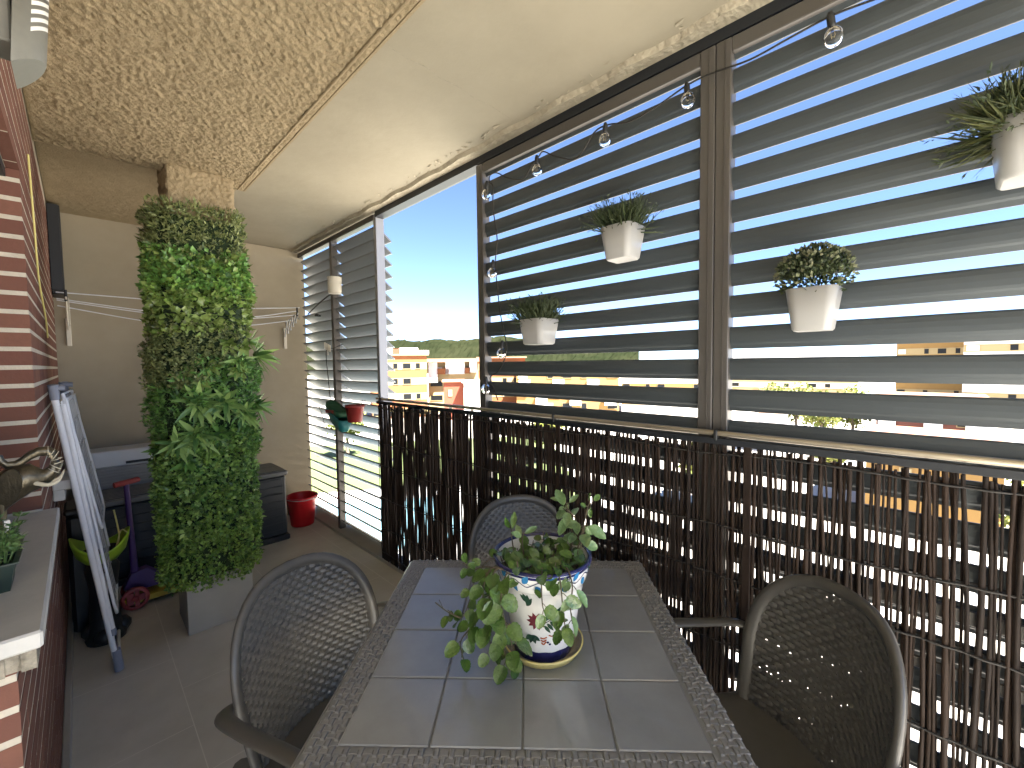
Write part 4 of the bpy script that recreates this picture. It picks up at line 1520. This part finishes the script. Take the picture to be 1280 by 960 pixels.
for sg in (-1, 1):
    e_ = MB()
    n = 16
    ring0 = []
    for k in range(n):
        a = 2 * PI * k / n
        ring0.append((.068 - .030 * math.cos(a) - .008, sg * (.044 + .018 * (1 - math.cos(a)) * .5), .135 + .040 * math.sin(a) - .012 * math.cos(a)))
    ring1 = [(x, y + sg * .005, z) for x, y, z in ring0]
    e_.loft([ring0, ring1])
    e_.build('ear', M['bronze'], el)
    e_ = MB().tube(spline([(.112, sg * .022, .132), (.140, sg * .030, .124), (.166, sg * .030, .130), (.180, sg * .026, .150)], 4), [.006, .006, .0055, .0055, .005, .005, .0045, .004, .0035, .003, .0025, .002, .001], 8)
    e_.build('tusk', M['ivory'], el)
e_ = MB()
for k in range(7):                                    # ribbed inside of the trunk
    i = 10 + k * .5
    a, b = path[int(i)], path[int(i) + 1]
    t = i - int(i)
    c = Vector(a[0]).lerp(Vector(b[0]), t)
    r_ = a[1] + (b[1] - a[1]) * t
    d = (Vector(b[0]) - Vector(a[0])).normalized()
    side = Vector((0, 1, 0)).cross(d)
    e_.tube([tuple(c + (side * math.cos(th) + Vector((0, 1, 0)) * math.sin(th)) * r_ * .95) for th in [PI * j / 8 for j in range(-8, 9)]], .0012, 5)
e_.build('trunk_rings', M['ivory'], el)
MB().box((-.13, -.05, -.001), (.05, .05, .004), bev=.002).build('base', M['bronze'], el)


def seed_tray(x, y, h, label, n):
    t = thing('seed_tray', label, 'seed tray', (x, y, ZS), 0, 'dark green seed trays on the sill')
    q = MB()
    w0, w1 = .036, .046
    q.loft([[(-w0, -w0, 0), (w0, -w0, 0), (w0, w0, 0), (-w0, w0, 0)], [(-w1, -w1, h), (w1, -w1, h), (w1, w1, h), (-w1, w1, h)],
            [(-w1 - .006, -w1 - .006, h), (w1 + .006, -w1 - .006, h), (w1 + .006, w1 + .006, h), (-w1 - .006, w1 + .006, h)],
            [(-w1 - .006, -w1 - .006, h + .004), (w1 + .006, -w1 - .006, h + .004), (w1 + .006, w1 + .006, h + .004), (-w1 - .006, w1 + .006, h + .004)],
            [(-w1 + .003, -w1 + .003, h + .004), (w1 - .003, -w1 + .003, h + .004), (w1 - .003, w1 - .003, h + .004), (-w1 + .003, w1 - .003, h + .004)],
            [(-w1 + .004, -w1 + .004, h - .012), (w1 - .004, -w1 + .004, h - .012), (w1 - .004, w1 - .004, h - .012), (-w1 + .004, w1 - .004, h - .012)]], smooth=False)
    q.build('tray', M['traygreen'], t)
    MB().box((-w1 + .005, -w1 + .005, h - .013), (w1 - .005, w1 - .005, h - .008)).build('soil', M['soil'], t)
    st = MB()
    P, D = [], []
    for k in range(n):
        bx, by = random.uniform(-.038, .038), random.uniform(-.038, .038)
        hh = random.uniform(.03, .075)
        tx, ty = bx * 1.3 + random.uniform(-.015, .015), by * 1.3 + random.uniform(-.015, .015)
        st.tube([(bx, by, h - .01), ((bx + tx) / 2, (by + ty) / 2, h + hh * .6), (tx, ty, h + hh)], .0011, 4)
        for j in range(9):
            f = random.uniform(.35, 1)
            P.append((bx + (tx - bx) * f, by + (ty - by) * f, h + hh * f))
            D.append((random.gauss(0, 1), random.gauss(0, 1), random.uniform(-.1, .8)))
    st.build('stems', M['seedling'], t)
    P, D = np.array(P), np.array(D)
    V, F = leaves(P, D, unit(np.array([0, 0, 1.]) + rng.normal(size=P.shape) * .4), rng.uniform(.010, .022, len(P)), rng.uniform(.004, .008, len(P)))
    npmesh('leaves', V, F, M['seedling'], t)
    return t


seed_tray(-.165, 1.49, .062, 'dark green seed tray with feathery seedlings nearest the sill end', 60)
t = seed_tray(-.170, 1.61, .058, 'dark green seed tray with a white plant tag behind the first tray', 60)
q = MB().box((.024, -.008, .055), (.034, .004, .125), rz=.3)
q.build('plant_tag', M['whitefac'], t)

# ================================================================== HANGING POTS ON THE LOUVRES
def rsq(w_, d, z, r=.44, n=7, yo=0):
    """rounded square ring, flat towards +X (the louvre)"""
    out = []
    rr = r * w_
    for qx, qy, a0 in ((1, 1, 0), (-1, 1, 1), (-1, -1, 2), (1, -1, 3)):
        rq = rr if qx < 0 else rr * .6
        for k in range(n):
            a = PI / 2 * (a0 + k / (n - 1))
            out.append((qx * (d - rq) + rq * math.cos(a), yo + qy * (w_ - rq) + rq * math.sin(a), z))
    return out


def hang_pot(label, y, z, wt, wb_, h, kind, seed):
    """back of the pot at X = 1.628; z = bottom"""
    R = np.random.default_rng(seed)
    d = wt * .92
    t = thing('hanging_pot', label, 'hanging pot', (1.628 - d, y, z), 0, 'white pots hung on the louvres')
    q = MB()
    k = wb_ / wt
    q.loft([rsq(wb_ * .9, d * .9 * k, 0), rsq(wb_, d * k, .006), rsq(wt, d, h), rsq(wt - .003, d - .003, h + .0015), rsq(wt - .006, d - .006, h - .002), rsq(wb_ - .004, d * k - .004, .01)], cap=(True, True))
    q.build('pot', M['potwhite'], t)
    MB().loft([rsq(wt - .008, d - .008, h - .022), rsq(wt - .009, d - .009, h - .018)]).build('soil', M['soil'], t)
    hk = MB()
    hk.tube([(d - .002, 0, h + .001), (d + .004, 0, h + .02), (d + .012, 0, h + .02), (d + .014, 0, h - .03)], .003, 6)
    hk.build('hook', M['rackwire'], t)
    if kind in ('grass', 'wide'):
        n = 600 if kind == 'grass' else 1300
        sp = .75 if kind == 'grass' else 1.05
        base = np.stack([R.uniform(-d * .75, d * .75, n), R.uniform(-wt * .8, wt * .8, n), np.full(n, h - .02)], 1)
        az = np.arctan2(base[:, 1] / wt, base[:, 0] / d) + R.normal(size=n) * .5
        op = np.abs(R.normal(size=n)) * sp * .75
        D = np.stack([np.cos(az) * np.sin(op), np.sin(az) * np.sin(op), np.cos(op)], 1)
        D[:, 0] = np.where(D[:, 0] > .35, .35 - .5 * (D[:, 0] - .35), D[:, 0])
        L = R.uniform(.07, .150, n)
        V, F = leaves(base, D, unit(R.normal(size=(n, 3)) + [0, 0, .2]), L, np.full(n, .0022) * R.uniform(.7, 1.6, n), droop=.12)
        npmesh('grass', V, F, M['grass_dark' if kind == 'grass' else 'grass_yel'], t)
        tips = base + D * L[:, None] * .75
        n2 = n * (2 if kind == 'grass' else 3)
        i = R.integers(0, n, n2)
        V, F = leaves(base[i] + D[i] * (L[i] * R.uniform(.35, .95, n2))[:, None], D[i] + R.normal(size=(n2, 3)) * .55, unit(R.normal(size=(n2, 3))), R.uniform(.012, .024, n2), R.uniform(.0016, .0032, n2))
        npmesh('needles', V, F, M['grass_dark'], t)
    else:
        n = 1500
        dv = unit(R.normal(size=(n, 3)) + [0, 0, .35])
        rad = R.random(n) ** .33
        P = dv * rad[:, None] * np.array([d * 1.05, wt * 1.42, .080]) + [-.006, 0, h + .040]
        P = P[P[:, 2] > h - .012]
        n = len(P)
        V, F = leaves(P, unit(P - [0, 0, h - .01]) + R.normal(size=(n, 3)) * .5, unit(R.normal(size=(n, 3)) + [0, 0, .6]), R.uniform(.010, .020, n), R.uniform(.0035, .006, n))
        npmesh('foliage', V, F, M['grass_dark'], t)
        n = 330
        dv = unit(R.normal(size=(n, 3)) + [-.3, 0, .5])
        P = dv * np.array([d * 1.07, wt * 1.46, .085]) + [-.006, 0, h + .040]
        P = P[P[:, 2] > h]
        n = len(P)
        V, F = leaves(P, unit(P - [0, 0, h - .01]) + R.normal(size=(n, 3)) * .4, unit(R.normal(size=(n, 3)) + [0, 0, .6]), R.uniform(.010, .017, n), R.uniform(.004, .007, n))
        npmesh('buds', V, F, M['bud'], t)
    return t


hang_pot('white hanging pot with dark grassy tuft in the upper middle of the first louvre panel', .905, 1.958, .073, .055, .128, 'grass', 1)
hang_pot('small white hanging pot with thin grass near the open gap, lowest on its panel', 1.352, 1.635, .078, .062, .118, 'grass', 2)
hang_pot('white hanging pot with round bush of pale buds beside the dark double post', .262, 1.634, .066, .050, .126, 'bush', 3)
hang_pot('white hanging pot with spreading yellowish grass cut off by the right edge', -.165, 1.955, .080, .066, .135, 'wide', 4)

cupt = thing('cup', 'plain cream cup hung on the mullion of the fixed louvre screen', 'cup', (1.585, 3.70, 2.165))
q = MB().lathe([(0, 0), (.050, 0), (.054, .004), (.058, .135), (.060, .14), (.056, .14), (.05, .01), (0, .008)], (0, 0, 0), 24)
q.build('shell', M['cream'], cupt)
MB().tube(spline([(.03, .05, .03), (.02, .22, .0), (.0, .40, -.06), (-.03, .55, -.13)], 5), .006, 6).build('arm', M['wire'], cupt)

# clips on the fixed louvre
cp_ = thing('clothes_pegs', 'small cluster of clothes pegs clipped to a cord on the fixed louvre screen', 'pegs', (1.61, 3.95, 1.70))
q = MB()
for dy, dz, a in ((.02, .02, .4), (-.02, .01, -.5), (0, -.03, .1), (.06, .03, 1.2), (-.05, .0, -.2)):
    q.box((-.008, dy - .006, dz - .03), (.004, dy + .006, dz + .03), bev=.002)
q.build('peg', M['cream'], cp_)
MB().tube(spline([(0, -.32, .03), (.01, -.10, .0), (.005, .05, -.02), (.012, .04, -.30), (.010, -.02, -.62)], 6), .0035, 6).build('cord', M['wire'], cp_)
pg = thing('clothes_peg', 'black clothes peg clipped on the end of the clothesline', 'peg', (1.60, 4.15, 2.02))
MB().box((-.01, -.03, -.012), (.01, .03, .012), bev=.003).build('jaw', M['black'], pg)
MB().box((-.008, -.075, -.02), (.008, -.031, -.002), bev=.003).build('grip', M['black'], pg)

# teal and red pots hanging on the fixed louvre
tp = thing('hanging_planter', 'teal plastic planter hanging tilted on the fixed louvre screen', 'planter', (1.55, 3.62, 1.02))
q = MB()
q.loft([rsq(.10, .035, 0, .3), rsq(.11, .040, .01, .3), rsq(.155, .062, .12, .3), rsq(.15, .058, .12, .3), rsq(.10, .035, .012, .3)])
q.v = [(x, y, z + y * .38) for x, y, z in q.v]
q.build('shell', M['teal'], tp)
q = MB().loft([rsq(.12, .045, .124, .3), rsq(.14, .056, .13, .3), rsq(.13, .050, .175, .3), rsq(.10, .04, .16, .3)])
q.v = [(x, y + .04, z + y * .30) for x, y, z in q.v]
q.build('liner', M['darkgreen'], tp)
MB().box((-.062, -.02, .118), (-.056, .12, .145), rz=.05).build('red_band', M['redpot'], tp)
q = MB().tube(spline([(-.06, .28, .17), (-.066, .22, .14), (-.068, .17, .06), (-.066, .14, .01)], 5), .004, 6)
q.build('handle', M['rackwhite'], tp)
rp_ = thing('hanging_planter', 'small dark red pot hanging beside the teal planter', 'planter', (1.56, 3.335, 1.085), 0)
q = MB().lathe([(0, 0), (.052, 0), (.056, .004), (.072, .12), (.077, .12), (.077, .138), (.070, .138), (.05, .01), (0, .008)], (0, 0, 0), 24)
q.build('shell', M['redpot'], rp_)
MB().tube([(.05, 0, .13), (.07, 0, .17), (.095, 0, .165), (.10, 0, .12)], .0035, 6).build('hook', M['rackwire'], rp_)

# ================================================================== STRING LIGHTS
stl = thing('string_light', 'black cord of clear round bulbs looped over the louvre panels', 'string lights', (1.615, .9, 2.5))
BX = 1.612
bulbs = [(1.752, 2.515), (1.390, 2.527), (1.008, 2.530), (.664, 2.540), (.240, 2.545), (1.712, 2.085), (1.650, 1.648), (1.782, 1.452), (-.30, 2.545)]
cordp = [(1.700, 1.345), (1.735, 1.40), (1.760, 1.468), (1.690, 1.505), (1.640, 1.58), (1.632, 1.655), (1.665, 1.80), (1.695, 2.00), (1.708, 2.10), (1.690, 2.22), (1.712, 2.38), (1.715, 2.50), (1.745, 2.53),
         (1.735, 2.565), (1.68, 2.560), (1.60, 2.510), (1.50, 2.475), (1.43, 2.52), (1.385, 2.545), (1.36, 2.562), (1.28, 2.510), (1.16, 2.462), (1.07, 2.54), (1.00, 2.548), (.90, 2.52), (.78, 2.53), (.67, 2.558), (.58, 2.562), (.46, 2.545), (.34, 2.555), (.235, 2.566), (.10, 2.552), (-.10, 2.54), (-.30, 2.565), (-.55, 2.55), (-.80, 2.58)]
q = MB()
cpts = spline([(BX + .004 * math.sin(i * 1.7), y, z) for i, (y, z) in enumerate(cordp)], 5)
q.tube(cpts, .0032, 6)
wpart('cord', q, M['wire'], stl)
sock = glass = None
for i, (y, z) in enumerate(bulbs):
    if sock is None:
        q = MB().lathe([(0, .022), (.006, .022), (.0085, .014), (.0105, .006), (.0105, -.016), (.009, -.020), (0, -.020)], (0, 0, 0), 12)
        sock = q.build('socket', M['black'], stl)
        q = MB().lathe([(.0085, -.0195), (.0135, -.0235), (.0205, -.032), (.0245, -.043), (.0250, -.050), (.0225, -.060), (.0165, -.0685), (.009, -.0735), (0.0002, -.075)], (0, 0, 0), 20)
        glass = q.build('bulb', M['bulbglass'], sock)
        q = MB().tube([(-.005, 0, -.020), (-.006, 0, -.042), (-.002, 0, -.050), (.002, 0, -.044), (.006, 0, -.050), (.006, 0, -.02)], .0009, 5)
        fil = q.build('filament', M['filament'], sock)
        s1, s2, s3 = sock, glass, fil
    else:
        s1, s2, s3 = sock.copy(), glass.copy(), fil.copy()
        for o in (s1, s2, s3):
            COL.objects.link(o)
        s1.parent = stl
        s2.parent = s1
        s3.parent = s1
    s1.location = WM[stl.name] @ Vector((BX - .012, y, z))
    s1.rotation_euler = (random.uniform(-.2, .2), random.uniform(-.15, .15), random.uniform(0, 3))

# ================================================================== PAINTED FLOWER POT, SAUCER, PLANT
PC = Vector((.897, .774, TZ))
sau = thing('saucer', 'yellow rimmed round saucer under the painted flower pot', 'saucer', PC + Vector((0, 0, .0012)))
MB().lathe([(0, 0), (.090, 0), (.104, .006), (.113, .022), (.115, .026), (.113, .028), (.110, .027)], (0, 0, 0), 48).build('rim', M['yellow_glaze'], sau)
MB().lathe([(.110, .0268), (.105, .018), (.098, .009), (.085, .0055), (0, .0055)], (0, 0, 0), 48).build('dish', M['peeling'], sau)

pt = thing('potted_plant', 'trailing green plant in a hand painted white ceramic pot on the table', 'potted plant', PC + Vector((0, 0, .0068)))
ZT = .268


def prad(z):
    if z < .208:
        return .082 + .036 * (z / .208)
    return .124 + .014 * (z - .208) / (ZT - .208)


q = MB()
prof = [(0, 0), (.078, 0), (.082, .003)] + [(prad(z), z) for z in (.03, .06, .1, .15, .19, .206)] + [(.122, .209)] + [(prad(z), z) for z in (.212, .235, .258)] + [(.1385, ZT - .005), (.137, ZT), (.1315, ZT), (.128, ZT - .006), (.118, .212), (.108, .19), (0, .19)]
q.lathe(prof, (0, 0, 0), 64)
q.build('pot', M['ceramic'], pt)


def on_pot(th, z, off=.0007):
    r_ = prad(z) + off
    return (r_ * math.cos(th), r_ * math.sin(th), z)


def band(z0, z1, off=.0006, n=64, wob=0):
    mb = MB()
    rings = [[on_pot(2 * PI * k / n, z + (wob * math.sin(k * 1.3) if wob else 0), off) for k in range(n)] for z in np.linspace(z0, z1, 4)]
    mb.loft(rings, cap=(False, False))
    return mb


band(.003, .034, wob=.0012).build('base_band', M['navy'], pt)
q = band(ZT - .016, ZT - .005, wob=.0008)
q.lathe([(.1392, ZT - .006), (.1376, ZT + .0008), (.1310, ZT + .0008), (.1276, ZT - .006)], (0, 0, 0), 64)
q.build('rim_band', M['navy'], pt)
# camera bearing seen from the pot
TH0 = math.atan2(-PC.y, -PC.x)


def petal(mb, th, z, ang, L, wd, n=9):
    """leaf shaped brush mark lying on the pot, ang measured from +theta axis"""
    r_ = prad(z)
    pts = []
    for k in range(2 * n):
        t = (k if k < n else 2 * n - k) / n
        s_ = 1 if k < n else -1
        u = L * t
        v = s_ * wd * math.sin(PI * t ** .8)
        du, dv = u * math.cos(ang) - v * math.sin(ang), u * math.sin(ang) + v * math.cos(ang)
        pts.append(on_pot(th + du / r_, z + dv, .0009))
    mb.add(pts, [tuple(range(2 * n))])


def disc(mb, th, z, rad, n=14):
    r_ = prad(z)
    mb.add([on_pot(th + rad * math.cos(2 * PI * k / n) / r_, z + rad * math.sin(2 * PI * k / n), .0011) for k in range(n)], [tuple(range(n))])


def stroke(mb, pts, wd):
    P = spline([(a, b, 0) for a, b in pts], 5)
    L_, R2 = [], []
    for i, p in enumerate(P):
        d = P[min(i + 1, len(P) - 1)] - P[max(i - 1, 0)]
        r_ = prad(p.y)
        dx, dy = d.x * r_, d.y
        l = math.hypot(dx, dy) + 1e-9
        nx_, ny_ = -dy / l * wd, dx / l * wd
        L_.append(on_pot(p.x + nx_ / r_, p.y + ny_, .0008))
        R2.append(on_pot(p.x - nx_ / r_, p.y - ny_, .0008))
    m_ = len(P)
    mb.add(L_ + R2, [(i, i + 1, m_ + i + 1, m_ + i) for i in range(m_ - 1)])


wave = MB()
stroke(wave, [(2 * PI * k / 48, .238 + .008 * math.sin(2 * PI * k / 4)) for k in range(49)], .0013)
wave.build('painted_wave', M['navy'], pt)
for k in range(12):                                    # blue brush leaves round the rim
    a = 2 * PI * k / 12
    bl = MB()
    petal(bl, a + .06, .236, -1.0, .030, .0085)
    petal(bl, a + .32, .238, 1.0, .030, .0085)
    bl.build('painted_leaf', M['blue'], pt)
for rep in range(3):
    c = TH0 + rep * 2 * PI / 3 - .08
    mr = MB()
    for k in range(10):
        petal(mr, c - .08, .128, k * PI / 5, .027, .0058)
    disc(mr, c - .08, .128, .018)
    mr.build('painted_flower', M['maroon'], pt)
    gr = MB()
    for k in range(6):
        petal(gr, c + .12 + .07 * k, .118 + .006 * k, -.95 + .05 * k, .030, .0048)
        petal(gr, c + .10 + .075 * k, .127 + .006 * k, 1.0 - .05 * k, .029, .0050)
    stroke(gr, [(c + .06, .120), (c + .25, .132), (c + .45, .148), (c + .60, .165)], .0011)
    gr.build('painted_spray', M['green_glaze'], pt)
    gr = MB()
    for k in range(4):
        petal(gr, c - .30 + .02 * k, .170 + .004 * k, 1.0 + .5 * k, .030, .007)
    gr.build('painted_sprig', M['green_glaze'], pt)
    gr = MB()
    for k in range(4):
        petal(gr, c - .22, .085, -2.4 + .6 * k, .027, .007)
    gr.build('painted_sprig', M['green_glaze'], pt)
    ru = MB()
    for k in range(3):
        stroke(ru, [(c + .04 - .012 * k, .066 + .007 * k), (c + .10, .060 + .009 * k), (c + .17 + .012 * k, .068 + .007 * k)], .0022)
    ru.build('painted_scroll', M['rust'], pt)
    ru = MB()
    stroke(ru, [(c + .24, .088), (c + .34, .084), (c + .44, .092), (c + .50, .106)], .0018)
    ru.build('painted_scroll', M['rust'], pt)
    for q_, z_ in ((.22, .066), (.28, .060)):
        nv = MB()
        disc(nv, c + q_, z_, .0033)
        nv.build('painted_dot', M['navy'], pt)
so2 = MB()
n = 40
so2.add([(0, 0, .222)] + [(.1225 * math.cos(2 * PI * k / n), .1225 * math.sin(2 * PI * k / n), .216 + .005 * math.sin(k * 2.1)) for k in range(n)], [(0, k + 1, (k + 1) % n + 1) for k in range(n)], smooth=True)
so2.build('soil', M['soil'], pt)

# plant frame: right (image right), near (towards the camera), up
RT = Vector((rt.x, rt.y, 0)).normalized()
NR = Vector((-PC.x, -PC.y, 0)).normalized()


def pp(r_, n_, z):
    v = RT * r_ + NR * n_
    return Vector((v.x, v.y, z))


LV = {'trailing_leaf': ([], []), 'pale_leaf': ([], [])}
STM = MB()


def round_leaf(kind, base, d, nrm, L, wratio=.8, cup=.30, droop=.22, scallop=.045, lance=0.0):
    L *= .90
    d = Vector(d).normalized()
    nrm = Vector(nrm)
    nrm = (nrm - d * nrm.dot(d)).normalized()
    sd = d.cross(nrm)
    V, F = LV[kind]
    b0 = len(V)
    n = 22
    mid = []
    for t in (0.0, .3, .62, 1.0):
        mid.append(base + d * L * t - nrm * L * (droop * t * t) - nrm * L * .05 * math.sin(PI * t))
    V.extend(tuple(p) for p in mid)
    out = []
    for s_ in (1, -1):
        for k in range(1, 10):
            t = k / 10
            wv_ = math.sin(PI * t ** (.80 + lance)) ** (.48 + 1.6 * lance) * L * wratio / 2
            wv_ *= 1 + scallop * (1 if k % 2 else -1)
            p = base + d * L * t + sd * s_ * wv_ + nrm * (cup * wv_) - nrm * L * droop * t * t + nrm * random.uniform(-.015, .015) * L
            out.append(p)
            V.append(tuple(p))

    def mi_(t):
        return b0 + (0 if t < .15 else 1 if t < .46 else 2 if t < .81 else 3)
    for s_ in (0, 1):
        o_ = b0 + 4 + 9 * s_
        seq = [b0] + [o_ + k for k in range(9)] + [b0 + 3]
        for k in range(10):
            a, b = seq[k], seq[k + 1]
            m1, m2 = mi_((k) / 10), mi_((k + 1) / 10)
            f = [a, b, m2, m1]
            g_ = []
            for x in f:
                if x not in g_:
                    g_.append(x)
            if len(g_) >= 3:
                F.append(tuple(g_ if s_ == 0 else g_[::-1]))


def vine(pts, nleaf, Lr, kind='trailing_leaf', wr=.85, start=.25, hang=.3, lance=0.0, r0_=.0026, facing=.6):
    P = spline(pts, 8)
    m_ = len(P)
    STM.tube(P, [r0_ * (1 - .55 * i / (m_ - 1)) for i in range(m_)], 6)
    for k in range(nleaf):
        f = start + (1 - start) * (k + .5) / nleaf
        i = min(m_ - 2, int(f * (m_ - 1)))
        b = P[i]
        tg = (P[i + 1] - P[i]).normalized()
        a = k * 2.4 + random.uniform(-.4, .4)
        o1 = tg.orthogonal().normalized()
        o2 = tg.cross(o1)
        d = o1 * math.cos(a) + o2 * math.sin(a)
        d = d + tg * .45 + Vector((0, 0, -hang)) + NR * .25
        pe = b + d.normalized() * random.uniform(.006, .016)
        STM.tube([b, (b + pe) / 2 + Vector((0, 0, .002)), pe], .0011, 4)
        nr_ = NR * facing + Vector((0, 0, .75)) + Vector((random.gauss(0, .3), random.gauss(0, .3), random.gauss(0, .3)))
        round_leaf(kind, pe, d, nr_, random.uniform(*Lr), wr, lance=lance)


# cascade on the left, spilling down to the table
vine([pp(-.08, .05, .225), pp(-.125, .075, .262), pp(-.150, .09, .235), pp(-.155, .10, .17), pp(-.140, .115, .10), pp(-.125, .13, .045)], 13, (.036, .052))
vine([pp(-.07, .07, .225), pp(-.115, .095, .268), pp(-.135, .115, .225), pp(-.125, .125, .15), pp(-.100, .135, .08), pp(-.085, .145, .03)], 13, (.044, .062))
vine([pp(-.09, .03, .225), pp(-.135, .045, .270), pp(-.175, .06, .235), pp(-.195, .075, .17), pp(-.215, .085, .13), pp(-.250, .09, .155)], 10, (.030, .045))
vine([pp(-.06, .08, .22), pp(-.09, .11, .262), pp(-.105, .13, .20), pp(-.085, .14, .12), pp(-.065, .15, .055)], 10, (.048, .064))
vine([pp(-.155, .10, .15), pp(-.19, .10, .11), pp(-.215, .105, .075), pp(-.205, .115, .035)], 6, (.036, .050), start=.1)
vine([pp(-.10, .05, .24), pp(-.15, .06, .255), pp(-.185, .06, .25), pp(-.215, .05, .262)], 6, (.024, .034))
STM.tube(spline([pp(-.215, .085, .13), pp(-.250, .09, .150), pp(-.282, .09, .176)], 5), .0016, 5)
STM.tube([pp(-.262, .09, .160), pp(-.272, .088, .182)], .0010, 5)
# front right cascade with paler leaves
vine([pp(.02, .06, .225), pp(.035, .105, .272), pp(.045, .140, .255), pp(.05, .150, .20), pp(.055, .145, .15), pp(.06, .14, .125)], 7, (.034, .050), wr=.7)
vine([pp(0, .06, .225), pp(.0, .11, .275), pp(-.002, .145, .245), pp(.0, .150, .200), pp(.005, .145, .18)], 4, (.034, .048), wr=.75)
vine([pp(.05, .07, .225), pp(.062, .11, .275), pp(.075, .14, .245), pp(.07, .145, .19), pp(.075, .14, .145)], 7, (.034, .055), kind='pale_leaf', wr=.5, hang=.7, lance=.1)
# crown of the pot
for k in range(20):
    a = k * 2.399
    r_ = .02 + .085 * ((k * 7) % 20) / 20
    bx, by = r_ * math.cos(a), r_ * math.sin(a)
    vine([pp(bx, by, .218), pp(bx * 1.1, by * 1.1 + .01, .245), pp(bx * 1.2 + .01 * math.cos(k), by * 1.2 + .012, .268 + .012 * (k % 3))], 5, (.030, .046), start=.2, hang=.15, wr=.72)
# tall upright shoots, right and left
vine([pp(.07, .0, .22), pp(.085, 0, .29), pp(.100, .0, .34), pp(.085, .005, .378), pp(.06, .01, .395)], 10, (.045, .066), kind='pale_leaf', wr=.50, hang=.55, lance=.15, start=.3, facing=.8)
vine([pp(.085, .02, .22), pp(.105, .02, .28), pp(.115, .02, .33), pp(.125, .01, .355)], 8, (.045, .064), kind='pale_leaf', wr=.55, hang=.65, lance=.12, start=.25, facing=.8)
vine([pp(.075, -.01, .22), pp(.085, -.01, .32), pp(.075, -.01, .38), pp(.068, -.01, .41)], 4, (.030, .042), kind='pale_leaf', wr=.42, hang=-.1, lance=.2, start=.6)
vine([pp(.095, .0, .25), pp(.115, 0, .33), pp(.132, .0, .40), pp(.142, 0, .405)], 5, (.028, .040), wr=.5, hang=.1, lance=.15, start=.5)
vine([pp(-.075, -.02, .22), pp(-.085, -.02, .29), pp(-.088, -.02, .335)], 2, (.05, .058), wr=.36, hang=-.9, lance=.2, start=.7)
vine([pp(-.045, .0, .22), pp(-.055, .0, .29), pp(-.052, .0, .325)], 3, (.045, .055), kind='pale_leaf', wr=.42, hang=-.2, lance=.2, start=.6)
STM.build('stems', M['stem'], pt)
for kind, nm, pn in (('trailing_leaf', 'ivyleaf', 'foliage'), ('pale_leaf', 'ivypale', 'pale_foliage')):
    V, F = LV[kind]
    mb = MB()
    mb.add(V, F, smooth=True)
    mb.build(pn, M[nm], pt)
